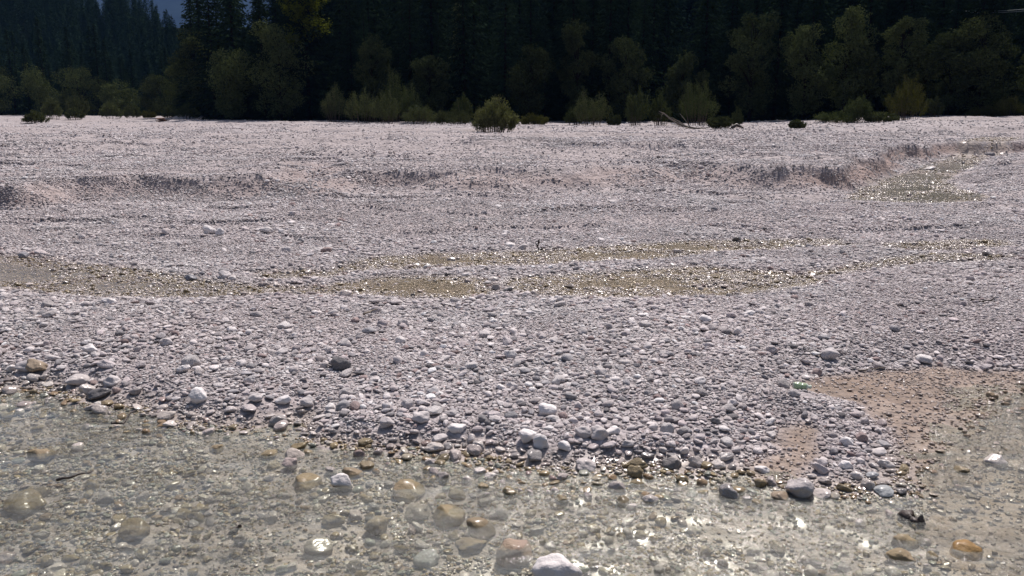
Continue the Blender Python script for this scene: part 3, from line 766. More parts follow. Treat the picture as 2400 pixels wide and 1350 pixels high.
bedc = np.array([(0.42, 0.34, 0.19), (0.46, 0.43, 0.34), (0.34, 0.375, 0.33), (0.66, 0.64, 0.58), (0.32, 0.23, 0.13)])[r2.integers(0, 5, n)]
bbr = plan(P[:, 0], P[:, 1])['brown'][:, None]
tcol = np.where(bedm[:, None], bedc, tcol)
tcol = tcol * (1 - 0.5 * bbr) + np.array((0.30, 0.22, 0.17)) * 0.5 * bbr
tc = np.concatenate([np.clip(tcol, 0.03, 0.8), np.ones((n, 1))], 1).astype(np.float32)
fattr(me, 'tone', tc, 'FLOAT_COLOR')
fattr(me, 'wetness', P[:, 6].astype(np.float32))
gravel = link('gravel', me); tag(gravel, 'countless loose pale grey river pebbles covering the bed', kind='stuff')
ng = bpy.data.node_groups.new('lay_gravel', 'GeometryNodeTree')
ng.interface.new_socket('Geometry', in_out='INPUT', socket_type='NodeSocketGeometry')
ng.interface.new_socket('Geometry', in_out='OUTPUT', socket_type='NodeSocketGeometry')
gi = ng.nodes.new('NodeGroupInput'); go = ng.nodes.new('NodeGroupOutput')
ip = ng.nodes.new('GeometryNodeInstanceOnPoints'); ci_ = ng.nodes.new('GeometryNodeCollectionInfo')
ci_.inputs['Collection'].default_value = pc; ci_.inputs['Separate Children'].default_value = True; ci_.inputs['Reset Children'].default_value = True
def na(nm, t):
    a = ng.nodes.new('GeometryNodeInputNamedAttribute'); a.data_type = t; a.inputs['Name'].default_value = nm
    return a.outputs['Attribute']
L = ng.links.new
mp_ = ng.nodes.new('GeometryNodeMeshToPoints'); L(gi.outputs[0], mp_.inputs[0])
L(mp_.outputs[0], ip.inputs['Points']); L(ci_.outputs[0], ip.inputs['Instance']); ip.inputs['Pick Instance'].default_value = True
L(na('shape', 'INT'), ip.inputs['Instance Index']); L(na('turn', 'FLOAT_VECTOR'), ip.inputs['Rotation']); L(na('size', 'FLOAT_VECTOR'), ip.inputs['Scale'])
L(ip.outputs[0], go.inputs[0])
md = gravel.modifiers.new('lay', 'NODES'); md.node_group = ng
#SPLIT
# ------------------------------------------------------------------ foliage builders
def leaf_faces(C, A, Lh, Wh, r):
    """thin diamond leaves / sprays: centres C, axis A, half length, half width"""
    n = len(C)
    A = A / np.maximum(np.linalg.norm(A, axis=1), 1e-6)[:, None]
    B = np.cross(A, r.normal(size=(n, 3))); B /= np.maximum(np.linalg.norm(B, axis=1), 1e-6)[:, None]
    Lh = np.broadcast_to(np.asarray(Lh, float), (n,))[:, None]; Wh = np.broadcast_to(np.asarray(Wh, float), (n,))[:, None]
    V = np.stack([C - A * Lh, C + B * Wh, C + A * Lh, C - B * Wh], 1).reshape(-1, 3)
    return V, np.arange(4 * n).reshape(-1, 4)
def tube_arrays(path, radii, k=7):
    P = [Vector(p) for p in path]; V = []; F = []
    for i, p in enumerate(P):
        d = (P[min(i + 1, len(P) - 1)] - P[max(i - 1, 0)]).normalized()
        a = d.orthogonal().normalized(); b = d.cross(a)
        for j in range(k):
            t = 2 * math.pi * j / k
            V.append(p + (a * math.cos(t) + b * math.sin(t)) * radii[i])
    for i in range(len(P) - 1):
        for j in range(k):
            F.append([i * k + j, i * k + (j + 1) % k, (i + 1) * k + (j + 1) % k, (i + 1) * k + j])
    o = len(V); V += [P[0], P[-1]]
    for j in range(k):
        F.append([o, (j + 1) % k, j, j]); e = (len(P) - 1) * k; F.append([o + 1, e + j, e + (j + 1) % k, e + (j + 1) % k])
    return V, F
def tubes(name, lst, m, k=7):
    """several tubes (path, radii) of one piece of wood"""
    import bmesh
    bm = bmesh.new()
    for path, rad in lst:
        V, F = tube_arrays(path, rad, k); vs = [bm.verts.new(v) for v in V]
        for f in F:
            u = []
            for q in f:
                if q not in u: u.append(q)
            try: bm.faces.new([vs[q] for q in u])
            except ValueError: pass
    bmesh.ops.recalc_face_normals(bm, faces=bm.faces)
    me = bpy.data.meshes.new(name); bm.to_mesh(me); bm.free(); me.materials.append(m)
    for p in me.polygons: p.use_smooth = True
    return me
def bent(a, b, n, wob, r):
    a = np.array(a, float); b = np.array(b, float); out = []
    for i in range(n):
        t = i / (n - 1); out.append(tuple(a + (b - a) * t + r.normal(0, wob, 3) * math.sin(math.pi * t)))
    return out

def conifer_meshes(seed, H, Rb, m, low=0.6, dens=1.0, sprays=1.0):
    r = np.random.default_rng(seed)
    C = []; A = []; LL = []; WW = []
    z = low
    lean = r.normal(0, 0.01, 2)
    while z < H - 0.25:
        t = z / H
        prof = (1 - t) ** 0.85 * (0.75 + 0.25 * min(1, z / (0.12 * H)))
        nb = int(r.integers(6, 10) * dens)
        for _ in range(nb):
            a = r.uniform(0, 2 * math.pi); L = Rb * prof * r.uniform(0.65, 1.15) + 0.12
            dr = 0.32 * (1 - t) + 0.02
            ns = max(2, int(L / 0.32 * sprays))
            for q in range(ns):
                u = (q + 0.6) / ns
                rad = L * u; zz = z - dr * rad * (0.6 + u * 0.6) + 0.16 * L * u * u + r.normal(0, 0.05)
                for sgn in (-1, 1):
                    ang = a + sgn * r.uniform(0.25, 0.8)
                    C.append((math.cos(a) * rad + lean[0] * z + r.normal(0, .05), math.sin(a) * rad + lean[1] * z + r.normal(0, .05), zz + r.normal(0, .05)))
                    A.append((math.cos(ang), math.sin(ang), -0.35 - 0.4 * r.random()))
                    LL.append(r.uniform(0.16, 0.34)); WW.append(r.uniform(0.04, 0.10))
        z += r.uniform(0.28, 0.5)
    for q in range(10):
        C.append((lean[0] * H, lean[1] * H, H - 0.1 * q)); A.append((r.normal(0, .3), r.normal(0, .3), 1)); LL.append(0.22); WW.append(0.05)
    V, F = leaf_faces(np.array(C), np.array(A), LL, WW, r)
    cr = mesh_np('crown', V, F, m, False)
    tk = tubes('trunk', [([(lean[0] * q * H, lean[1] * q * H, q * H) for q in (-0.02, 0.1, 0.4, 0.7, 0.97)], [0.20 * H / 18, 0.17 * H / 18, 0.12 * H / 18, 0.07 * H / 18, 0.015])], M_bark, 6)
    return tk, cr

def broad_meshes(seed, H, Wd, m, leafn=9000, leaf=0.15, clumps=26, low=0.15, aspect=1.0):
    r = np.random.default_rng(seed)
    lst = [([(0, 0, -0.2), (r.normal(0, .1), r.normal(0, .1), H * 0.3), (r.normal(0, .25), r.normal(0, .25), H * 0.62), (r.normal(0, .3), r.normal(0, .3), H * 0.85)], [0.16 * H / 10, 0.12 * H / 10, 0.07 * H / 10, 0.02])]
    Cc = []; Rr = []
    for k in range(clumps):
        t = low + (1 - low) * (k + r.uniform(0, 1)) / clumps
        prof = math.sin(math.pi * min(1, (t - low * 0.6) / (1.12 - low * 0.6))) ** 0.6
        a = r.uniform(0, 6.28); rad = Wd / 2 * prof * r.uniform(0.25, 0.8)
        c = (math.cos(a) * rad, math.sin(a) * rad, H * t * 0.95)
        Cc.append(c); Rr.append(Wd * r.uniform(0.11, 0.2))
        lst.append(([(0, 0, max(0.1, c[2] - rad * 0.9 - 0.3)), (c[0] * .5, c[1] * .5, c[2] - rad * 0.35), c], [0.05 * H / 10, 0.035 * H / 10, 0.012]))
    Cc = np.array(Cc); Rr = np.array(Rr)
    k = r.integers(0, clumps, leafn); d = r.normal(size=(leafn, 3)); d /= np.linalg.norm(d, axis=1)[:, None]
    rad = Rr[k] * r.uniform(0.35, 1.12, leafn) ** 0.6
    lump = 1 + 0.3 * np.sin(d[:, 0] * 5 + k) * np.cos(d[:, 2] * 4 + k * 2)
    P_ = Cc[k] + d * (rad * lump)[:, None] * np.array([1, 1, 0.8])
    ok = P_[:, 2] > 0.15
    V, F = leaf_faces(P_[ok], r.normal(size=(ok.sum(), 3)), leaf * r.uniform(0.6, 1.1, ok.sum()), leaf * 0.45, r)
    return tubes('trunk', lst, M_bark, 5), mesh_np('crown', V, F, m, False)

def bush_meshes(seed, H, Wd, m, stems=60, per=90, leaf=0.075, upright=0.5):
    """a clump of upright stems carrying narrow leaves"""
    r = np.random.default_rng(seed); lst = []; C = []; A = []
    for k in range(stems):
        a = r.uniform(0, 6.28); q = math.sqrt(r.random())
        bx, by = math.cos(a) * q * Wd * 0.27, math.sin(a) * q * Wd * 0.27
        tx, ty = math.cos(a) * q * Wd * 0.47, math.sin(a) * q * Wd * 0.47
        h = H * math.sqrt(1.03 - 0.80 * q * q) * r.uniform(0.66, 1.05) * (1 + 0.13 * math.sin(a * 2 + seed))
        pth = [(bx, by, -0.05), (bx + (tx - bx) * .35, by + (ty - by) * .35, h * .4), (bx + (tx - bx) * .75, by + (ty - by) * .75, h * .78), (tx, ty, h)]
        if k % 3 == 0: lst.append((pth, [0.022, 0.016, 0.01, 0.004]))
        p = np.array(pth)
        t = r.uniform(0.22, 1.0, per) ** 0.75 * 3; i = np.minimum(t.astype(int), 2); f = (t - i)[:, None]
        pos = p[i] * (1 - f) + p[i + 1] * f
        dd = p[i + 1] - p[i]
        C.append(pos + r.normal(0, Wd * 0.028, (per, 3))); A.append(dd / np.linalg.norm(dd, axis=1)[:, None] + r.normal(0, 0.55, (per, 3)))
    C = np.concatenate(C); A = np.concatenate(A); ok = C[:, 2] > 0.04
    V, F = leaf_faces(C[ok], A[ok], leaf * r.uniform(0.7, 1.2, ok.sum()), leaf * 0.3, r)
    return tubes('stems', lst, M_stem, 4), mesh_np('foliage', V, F, m, False)

def ground_at(px, py):
    z = 0.9
    for _ in range(12):
        x, y = W(px, py, z); 
        if y > 175 or y < 0: y = 175.0; x = at(px, y)
        z = 0.5 * z + 0.5 * gz(x, y)
    return x, y, gz(x, y)
def wz(X, Y):
    p = plan(np.array([X]), np.array([Y])); return float(p['z'][0]) + float(hill_z(np.array([X]), np.array([Y]))[0])

def plant(name, meshes, names, loc, rz, s, label, cat, group):
    e = empty(name, loc, rz); e.scale = s if isinstance(s, tuple) else (s, s, s)
    tag(e, label, cat, group)
    for me_, nm in zip(meshes, names):
        link(nm, me_, e)
    return e

# ------------------------------------------------------------------ spruces of the forest wall
spruce = [conifer_meshes(400 + k, H_, R_ * 1.12, M_spruce, dens=1.35) for k, (H_, R_) in enumerate([(20, 3.2), (22, 2.9), (18, 2.8), (20, 3.6), (24, 3.3), (19, 2.6)])]
SH = [20, 22, 18, 20, 24, 19]
r3 = np.random.default_rng(55)
special_spruce = [  # px, extra distance, height seen, label
    (482, 3, 19.5, 'slim pointed spruce at the gap where the blue mountain shows'),
    (520, 5, 24, 'tall dark spruce just right of the slim pointed one at the mountain gap'),
    (566, 4, 23, 'dense dark spruce right of the mountain gap'),
    (634, 3, 17.5, 'lighter green spruce standing above the round leafy trees'),
    (700, 6, 24, 'dark spruce behind the tree with bright yellow green leaves'),
    (1800, 4, 23, 'broad spruce rising left of the leafy trees at the right'),
    (2010, 6, 23, 'spruce between the two clumps of leafy trees at the right'),
    (1640, 5, 22, 'dark spruce behind the tall willow bush right of the driftwood'),
]
MARKS = [(0, 'the far left edge'), (100, 'the low spreading bush'), (190, 'the two round bushes at the left'), (300, 'the low bushes at the left'), (400, 'the red brown wood heap'), (480, 'the mountain gap'),
    (560, 'the low yellowish leafy tree'), (670, 'the tall round leafy tree'), (735, 'the yellow green tree'), (800, 'the left end of the willow thicket'), (860, 'the dense willow'), (925, 'the tall thin willow'), (1000, 'the right end of the willow thicket'),
    (1082, 'the slender glinting tree'), (1160, 'the single round bush'), (1252, 'the low yellowish shrub'), (1320, 'the gap right of the yellowish shrub'), (1388, 'the loose pale green bush'), (1492, 'the upright bush'), (1570, 'the raking driftwood'), (1640, 'the tall dim willow'),
    (1725, 'the dark stump'), (1800, 'the open gravel right of the stump'), (1868, 'the tiny bush'), (1960, 'the right clump of leafy trees'), (2060, 'the flat grey bush'), (2122, 'the large olive bush'), (2190, 'the thin pale bush'), (2270, 'the dim leafy tree at the right'), (2340, 'the yellowish scrub at the right'), (2400, 'the far right edge')]
def spruce_label(px, hh, g):
    m_ = min(MARKS, key=lambda q: abs(q[0] - px))[1]
    sz = 'low' if hh < 13 else 'tall' if hh > 22 else 'dark'
    return sz + ' ' + ['spruce in the front rank behind ', 'spruce of the middle rank above ', 'spruce deep in the shade above '][g] + m_
placed = []
for px, ex, hh, lab in special_spruce:
    r0 = (px - 1200) / FPX; y = float(treeline(r0)) + ex; x = r0 * y; z = wz(x, y)
    k = len(placed) % 6; f = hh / SH[k]
    plant('spruce', spruce[k], ('trunk', 'crown'), (x, y, z), r3.uniform(0, 6.28), (f, f, f), lab, 'spruce tree', 'spruces of the forest wall')
    placed.append((x, y))
rowsT = [(4, 3.6), (8, 3.6), (12.5, 4.0), (18, 4.4), (26, 5.0)]
labs = ['dark spruce in the front rank of the forest wall behind the gravel', 'dark spruce in the middle of the packed forest wall', 'dark spruce deep in the shaded forest behind the front ranks']
for ri, (off, sp) in enumerate(rowsT):
    r0 = -0.72
    while r0 < 0.72:
        tl = float(treeline(r0)); y = tl + off + r3.uniform(-1.4, 1.4); x = r0 * y + r3.uniform(-.9, .9)
        step = sp / tl * (1.45 if r0 < -0.36 else 1.0); r0 += step * r3.uniform(0.75, 1.25)
        px = 1200 + x / y * FPX
        if any((x - a) ** 2 + (y - b) ** 2 < 4 for a, b in placed): continue
        hh = r3.uniform(17, 26)
        if px < 470: hh = r3.uniform(8, 13.5) if px > 300 else r3.uniform(10, 20)
        elif 455 <= px < 478: continue
        elif 584 <= px < 622: hh = r3.uniform(10.5, 13.5)
        if 448 < px < 474 and ri < 5: hh = min(hh, 9)
        if ri == 0 and px > 474 and r3.random() < 0.45: hh *= 0.62
        if px < -120 or px > 2520: continue
        k = int(r3.integers(0, 6)); f = hh / SH[k]; wsc = f * (1.0 if hh > 12 else 1.2)
        g = 0 if ri == 0 else 1 if ri < 3 else 2
        plant('spruce', spruce[k], ('trunk', 'crown'), (x, y, wz(x, y)), r3.uniform(0, 6.28), (wsc, wsc, f), spruce_label(px, hh, g), 'spruce tree', ['front spruces', 'middle spruces', 'rear spruces'][g])
        placed.append((x, y))
print('spruces', len(placed))

# hillside wood far behind at the left: reads as one mass
hc = bpy.data.collections.new('hillside_shapes')
for k in range(3):
    tk, cr = conifer_meshes(440 + k, 17, 3.4, M_far, sprays=0.6, dens=0.8)
    hc.objects.link(bpy.data.objects.new('far_tree_%d' % k, cr))
hp = []
for _ in range(3200):
    y = r3.uniform(206, 330); r0 = r3.uniform(-0.95, -0.34); x = r0 * y
    hz_ = float(hill_z(np.array([x]), np.array([y]))[0])
    # crest line of the photograph: from (330,0) down to (455,52)
    px = 1200 + r0 * FPX
    if px > 462: continue
    lim = np.interp(px, [-800, 200, 330, 400, 455, 470], [200, 48, 33.5, 29.5, 23.5, 18]) * y / 250.0
    hz2 = 1.0 + hz_
    th = r3.uniform(10, 17)
    if hz2 + th > lim + 3.5: continue
    hp.append((x, y, hz2, th / 17))
for _ in range(900):
    y = r3.uniform(225, 380); r0 = r3.uniform(-0.43, -0.27); x = r0 * y; gz_ = float(hill_z(np.array([x]), np.array([y]))[0]); th = r3.uniform(8, 14)
    if gz_ + th + 1 < 0.094 * y + 2.5: hp.append((x, y, 0.9 + gz_, th / 17))
for _ in range(1500):
    y = r3.uniform(134, 215); r0 = r3.uniform(-0.26, 0.8); x = r0 * y
    th = r3.uniform(12, 20)
    hp.append((x, y, 0.9 + float(hill_z(np.array([x]), np.array([y]))[0]), th / 17))
hp = np.array(hp); print('hill trees', len(hp))
me = mesh_np('hillside_forest', hp[:, :3], np.zeros((0, 4)))
fattr(me, 'size', np.repeat(hp[:, 3:4], 3, 1).astype(np.float32), 'FLOAT_VECTOR')
tn = np.zeros((len(hp), 3), np.float32); tn[:, 2] = r3.uniform(0, 6.28, len(hp)); fattr(me, 'turn', tn, 'FLOAT_VECTOR')
fattr(me, 'shape', r3.integers(0, 3, len(hp)).astype(np.int32), 'INT')
hf = link('hillside_forest', me); tag(hf, 'dark conifer forest covering the slopes behind the river plain', kind='stuff')
ng2 = ng.copy(); ng2.name = 'grow_forest'
for nd in ng2.nodes:
    if nd.bl_idname == 'GeometryNodeCollectionInfo': nd.inputs['Collection'].default_value = hc
hf.modifiers.new('grow', 'NODES').node_group = ng2

# ------------------------------------------------------------------ leafy trees at the forest edge
BT = [ # px, base py, width px, height px, material, label
    (556, 283, 150, 150, M_decid, 'low round leafy tree with a yellowish top at the left end of the forest wall'),
    (672, 284, 170, 222, M_decid, 'tall round leafy tree with rounded tiers right of the yellowish one'),
    (478, 281, 110, 190, M_decid, 'dim brownish leafy tree under the slim pointed spruce'),
    (735, 286, 120, 330, M_yellow, 'tall tree whose upper leaves glow bright yellow green against the dark forest'),
    (1082, 291, 70, 270, M_willow, 'slender tree with glinting pale leaves in the middle of the forest'),
    (880, 289, 120, 190, M_dim, 'dim leafy tree in the shade above the willow thicket'),
    (1010, 291, 110, 150, M_dim, 'low dim leafy tree behind the right end of the willow thicket'),
    (1240, 292, 130, 170, M_dim, 'dim leafy tree behind the low yellowish shrub in the centre'),
    (1345, 293, 110, 230, M_dim, 'tall dim leafy tree left of the loose pale green bush'),
    (1460, 293, 140, 190, M_dim, 'broad dim leafy tree behind the upright bush'),
    (1590, 293, 120, 150, M_dim, 'dim leafy tree behind the bare tips of the driftwood'),
    (1745, 292, 150, 240, M_dim, 'tall dim leafy tree above the open gravel right of the stump'),
    (2200, 281, 120, 190, M_dim, 'dim leafy tree behind the thin pale bush at the right'),
    (1868, 290, 130, 215, M_decid, 'grey green leafy tree, first of the right clump'),
    (1960, 289, 150, 245, M_decid, 'tall green leafy tree, highest of the right clump'),
    (2010, 288, 110, 160, M_decid, 'leafy tree leaning out at the right side of the right clump'),
    (2085, 286, 130, 225, M_decid, 'leafy tree with a flat yellowish top beyond the right clump'),
    (2135, 285, 110, 160, M_decid, 'lower leafy tree above the brownish bush at the right'),
    (2270, 280, 170, 215, M_decid, 'dim leafy tree in the shade near the right edge'),
    (2400, 274, 120, 150, M_decid, 'leafy tree cut off by the right edge'),
    (20, 273, 110, 105, M_decid, 'greyish leafy tree at the far left edge'),
    (120, 273, 120, 100, M_decid, 'leafy tree behind the two round bushes at the left'),
    (215, 274, 130, 105, M_decid, 'green leafy tree between the round bushes at the left'),
    (300, 275, 100, 70, M_decid, 'small leafy tree behind the low bushes at the left'),
    (395, 276, 120, 90, M_decid, 'broad leafy tree at the foot of the hillside forest'),
    (445, 277, 90, 110, M_decid, 'upright leafy tree at the right end of the hillside forest'),
]
for i, (px, py, wp, hp_, m_, lab) in enumerate(BT):
    r0 = (px - 1200) / FPX; y = float(treeline(r0)) - (0.5 if i not in (3, 4) else -5) ; x = r0 * y; z = wz(x, y)
    Hh = hp_ / FPX * y; Ww = wp / FPX * y
    ms = broad_meshes(500 + i, Hh, Ww, m_, leafn=9000 if i != 4 else 1500, leaf=0.15, clumps=30 if hp_ > 130 else 20, low=0.12 if i not in (3,) else 0.55)
    plant('leafy_tree', ms, ('trunk', 'crown'), (x, y, z), 0, 1.0, lab, 'tree', 'leafy trees along the forest edge')

BU = [ # px, base py, width, height, material, label
    (1160, 306, 118, 76, M_pale, 'single round willow bush standing out on the open gravel in the centre'),
    (85, 289, 60, 27, M_willow, 'low spreading bush on the gravel at the far left'),
    (124, 279, 56, 50, M_willow, 'round bush, left of the two round ones behind the low spreading bush'),
    (184, 279, 56, 52, M_willow, 'round bush, right of the two round ones behind the low spreading bush'),
    (176, 281, 46, 30, M_willow, 'small bush in front of the right round one at the left'),
    (262, 280, 56, 40, M_willow, 'wide bush with ragged top between left edge and red brown wood heap'),
    (312, 279, 44, 36, M_willow, 'middle sized bush left of the little pale one'),
    (350, 279, 34, 20, M_olive, 'little pale bush just left of the red brown wood heap'),
    (400, 278, 48, 26, M_willow, 'low bush right above the red brown wood heap'),
    (440, 279, 60, 34, M_decid, 'dim bush at the left end of the shaded forest foot'),
    (790, 288, 90, 82, M_willow, 'grey green willow at the left end of the long willow thicket'),
    (850, 289, 90, 74, M_willow, 'dense willow, second in the long willow thicket'),
    (905, 290, 80, 70, M_willow, 'feathery willow in the middle of the long willow thicket'),
    (925, 289, 70, 118, M_decid, 'tall thin willow sticking up out of the long willow thicket'),
    (965, 289, 60, 80, M_decid, 'dark willow right of the tall thin one'),
    (985, 292, 90, 42, M_willow, 'low willow at the right end of the long willow thicket'),
    (1058, 293, 90, 38, M_willow, 'low yellowish scrub left of the single round bush'),
    (1085, 291, 60, 60, M_decid, 'dark scrub behind the yellowish one left of the round bush'),
    (1252, 294, 74, 26, M_olive, 'low yellowish shrub right of the single round bush'),
    (1345, 293, 50, 40, M_decid, 'dim small bush left of the loose pale one'),
    (1388, 295, 96, 72, M_willow, 'loose pale green bush between the round bush and the driftwood'),
    (1440, 296, 36, 26, M_willow, 'small dark shrub right of the loose pale green bush'),
    (1492, 296, 64, 80, M_decid, 'upright bush left of the driftwood'),
    (1545, 295, 60, 66, M_decid, 'bush directly behind the bare tips of the driftwood'),
    (1635, 294, 100, 100, M_decid, 'tall dim willow rising behind the driftwood'),
    (1686, 302, 66, 28, M_willow, 'low pale bush between the driftwood and the dark stump'),
    (1868, 300, 46, 20, M_willow, 'tiny grey green bush alone right of the dark stump'),
    (1726, 296, 30, 40, M_decid, 'thin sapling in the shade above the dark stump'),
    (2008, 288, 64, 62, M_decid, 'brownish bush under the right clump of leafy trees'),
    (1960, 290, 110, 24, M_decid, 'shaded ground scrub at the foot of the right clump'),
    (2065, 284, 80, 22, M_willow, 'flat grey bush on the crest of the raised bank'),
    (2122, 282, 100, 92, M_olive, 'large brownish olive bush on the raised bank'),
    (2186, 277, 50, 44, M_willow, 'thin pale bush right of the large olive one'),
    (2290, 276, 100, 26, M_olive, 'left low part of the yellowish scrub on the raised bank'),
    (2340, 274, 110, 46, M_olive, 'highest yellowish shrub on the raised bank near the right edge'),
    (2410, 272, 90, 40, M_olive, 'yellowish shrub cut off by the right edge'),
]
for i, (px, py, wp, hp_, m_, lab) in enumerate(BU):
    x, y, z = ground_at(px, py)
    tl = float(treeline(x / y)) - 2.5
    if y > tl: 
        y = tl - (i % 3) * 0.7; x = (px - 1200) / FPX * y; z = wz(x, y)
    Hh = hp_ / FPX * y; Ww = wp / FPX * y
    big = i == 0
    ms = bush_meshes(600 + i, Hh, Ww, m_, stems=130 if big else 70, per=100 if big else 80, leaf=0.085 if y < 120 else 0.11)
    plant('bush', ms, ('stems', 'foliage'), (x, y, z - 0.03), r3.uniform(0, 6.28), 1.0, lab, 'bush', 'bushes between the gravel and the forest')

# ------------------------------------------------------------------ driftwood, sticks, bottle and other finds
def P3(px, py, z=None):
    if z is None:
        x, y, z = ground_at(px, py) if py < 330 else (0, 0, 0)
        if py >= 330:
            z = 0.1
            for _ in range(8): x, y = W(px, py, z); z = gz(x, y)
    else: x, y = W(px, py, z)
    return Vector((x, y, z))
def up_at(px, py, base):
    """point above the ground at the distance of base, at pixel px,py"""
    y = base.y; a = (px - 1200) / FPX; b = (675 - py) / FPX; t = y / (CP + b * SP)
    return Vector((a * t, y, CAM_H + t * (-SP + b * CP)))
rd = np.random.default_rng(77)
B = P3(1600, 303)
u = lambda px, py, dy=0.0: tuple(up_at(px, py, B) + Vector((0, dy, 0)))
root = empty('driftwood', B); tag(root, 'bare grey uprooted tree with raking branches lying on the gravel', 'driftwood')
def rel(path): return [tuple(Vector(p) - B) for p in path]
link('trunk', tubes('trunk', [(rel([u(1668, 303, .4), u(1632, 301, .2), u(1612, 298), u(1590, 290), u(1570, 278, -.1), u(1556, 266, -.1), u(1544, 261, -.1)]), [.07, .08, .09, .075, .06, .04, .02])], M_drift), root)
for pts_, rads in [([u(1612, 298), u(1592, 285, .1), u(1583, 280, .2), u(1573, 274, .3)], [.05, .035, .025, .012]),
                   ([u(1618, 298), u(1608, 282, .3), u(1596, 266, .5)], [.04, .025, .012]),
                   ([u(1556, 266), u(1550, 271), u(1549, 280)], [.025, .018, .008]),
                   ([u(1600, 297), u(1585, 292, -.4), u(1569, 291, -.7)], [.045, .03, .015]),
                   ([u(1592, 293), u(1586, 299, -.5), u(1585, 304, -.8)], [.04, .025, .012]),
                   ([u(1612, 298), u(1600, 302, -.8), u(1595, 304, -1.2)], [.04, .025, .012]),
                   ([u(1556, 266), u(1548, 268, -.2), u(1541, 265, -.2)], [.02, .014, .008])]:
    link('branch', tubes('branch', [(rel(pts_), rads)], M_drift, 5), root)
Bs = P3(1632, 305); us = lambda px, py, dy=0.0: tuple(up_at(px, py, Bs) + Vector((0, dy, 0)) - Bs)
lg = link('dark_log', tubes('dark_log', [([us(1628, 303), us(1645, 304.5), us(1668, 304)], [.06, .09, .06]), ([us(1634, 303), us(1637, 300), us(1642, 301)], [.05, .06, .03])], M_darkwood), loc=Bs)
tag(lg, 'short dark log lying at the foot of the grey driftwood', 'log')
Bt = P3(1722, 304); ut = lambda px, py, dy=0.0: tuple(up_at(px, py, Bt) + Vector((0, dy, 0)) - Bt)
st_ = link('tree_stump', tubes('tree_stump', [([ut(1712, 305), ut(1719, 297), ut(1726, 292.5), ut(1733, 296), ut(1742, 299.5)], [.10, .12, .12, .10, .05]),
    ([ut(1719, 297), ut(1718, 303, .3)], [.08, .05]), ([ut(1728, 293), ut(1731, 300, .5)], [.06, .03])], M_darkwood), loc=Bt)
tag(st_, 'dark arched stump standing on the gravel right of the driftwood', 'stump')
Bh = P3(385, 285)
root = empty('wood_heap', Bh); tag(root, 'low red brown heap of washed up wood before the left bushes', 'wood heap')
uh = lambda px, py, dy=0.0: tuple(up_at(px, py, Bh) + Vector((0, dy, 0)) - Bh)
for k in range(9):
    a = 368 + rd.uniform(0, 6); b = 380 + rd.uniform(0, 10); yy = 284 - k * 0.75
    link('log', tubes('log', [(bent(uh(a, yy, rd.uniform(-.6, .6)), uh(b, yy - rd.uniform(-1, 1.4), rd.uniform(-.6, .6)), 4, .04, rd), [.07, .08, .08, .06])], M_redwood if k % 3 else M_darkwood, 6), root)
for k in range(5):
    link('branch', tubes('branch', [(bent(uh(386 + k * 2, 283.5, 0), uh(390 + k * 3, 281 - k, rd.uniform(-.4, .4)), 4, .05, rd), [.045, .035, .025, .012])], M_darkwood, 5), root)

def stick(pa, pb, rad, m, name, lab, cat, wob=0.02, n=6, za=None, zb=None, lift=0.02, forks=()):
    A_ = P3(*pa, za); B_ = P3(*pb, zb); A_.z += lift; B_.z += lift
    pth = bent(A_ - A_, B_ - A_, n, wob, rd)
    l_ = [(pth, list(np.linspace(rad, rad * 0.45, n)))]
    for (i, dx, dy, dz) in forks:
        l_.append(([pth[i], tuple(Vector(pth[i]) + Vector((dx, dy, dz)) * .5 + Vector((0, 0, .01))), tuple(Vector(pth[i]) + Vector((dx, dy, dz)))], [rad * .6, rad * .45, rad * .2]))
    o = link(name, tubes(name, l_, m, 6), loc=A_); tag(o, lab, cat); return o
stick((262, 996), (318, 968), .012, M_darkwood, 'stick', 'dark stick lying aslant at the left waterline', 'stick', za=.02, zb=.05)
stick((133, 1132), (214, 1114), .011, M_darkwood, 'stick', 'thin curved twig floating in the left part of the stream', 'stick', .006, za=.01, zb=.01)
stick((2275, 708), (2332, 714), .014, M_darkwood, 'stick', 'dark twig lying on the fine gravel at the right', 'stick', .012, lift=.04, forks=((4, .10, .05, .03),))
stick((853, 748), (884, 735), .014, M_drift, 'stick', 'pale grey stick among the cobbles in front of the middle pool', 'stick', .01, lift=.06)
stick((2010, 880), (2075, 872), .008, M_drift, 'stick', 'thin pale twig on the gravel right of the green bottle', 'stick', .01, lift=.05)
stick((540, 1262), (566, 1238), .022, M_darkwood, 'branch_piece', 'short brown piece of branch under water at the lower left', 'branch', .008, za=-.05, zb=-.01)
# upright stick by the far channel
Bq = P3(1264, 588); uq = lambda px, py, dy=0.0: tuple(up_at(px, py, Bq) + Vector((0, dy, 0)) - Bq)
o = link('upright_stick', tubes('upright_stick', [([uq(1266, 590), uq(1259, 577), uq(1255, 568)], [.014, .010, .007]), ([uq(1260, 578), uq(1262, 568), uq(1264, 561)], [.010, .016, .013]),
    ([uq(1263, 588), uq(1270, 584), uq(1274, 580)], [.02, .022, .010]), ([uq(1266, 588), uq(1272, 587)], [.025, .010])], M_darkwood, 6), loc=Bq)
tag(o, 'forked dark stick standing upright at the channel beyond the middle pool', 'stick')
# dark root piece in the right water
Br = P3(2135, 1218, 0.0); ur = lambda px, py, dy=0.0: tuple(Vector(W(px, py, 0.0) + (0.0,)) - Br + Vector((0, 0, dy)))
o = link('wood_chunk', tubes('wood_chunk', [([ur(2106, 1205, -.02), ur(2116, 1206, -.005), ur(2136, 1212, .005), ur(2154, 1218, .0), ur(2168, 1224, -.02)], [.02, .034, .042, .038, .012]),
    ([ur(2118, 1212, -.01), ur(2138, 1219, -.005), ur(2158, 1224, -.01)], [.015, .03, .012])], M_darkwood, 8), loc=Br)
tag(o, 'dark chunk of waterlogged wood breaking the surface at the lower right', 'wood')
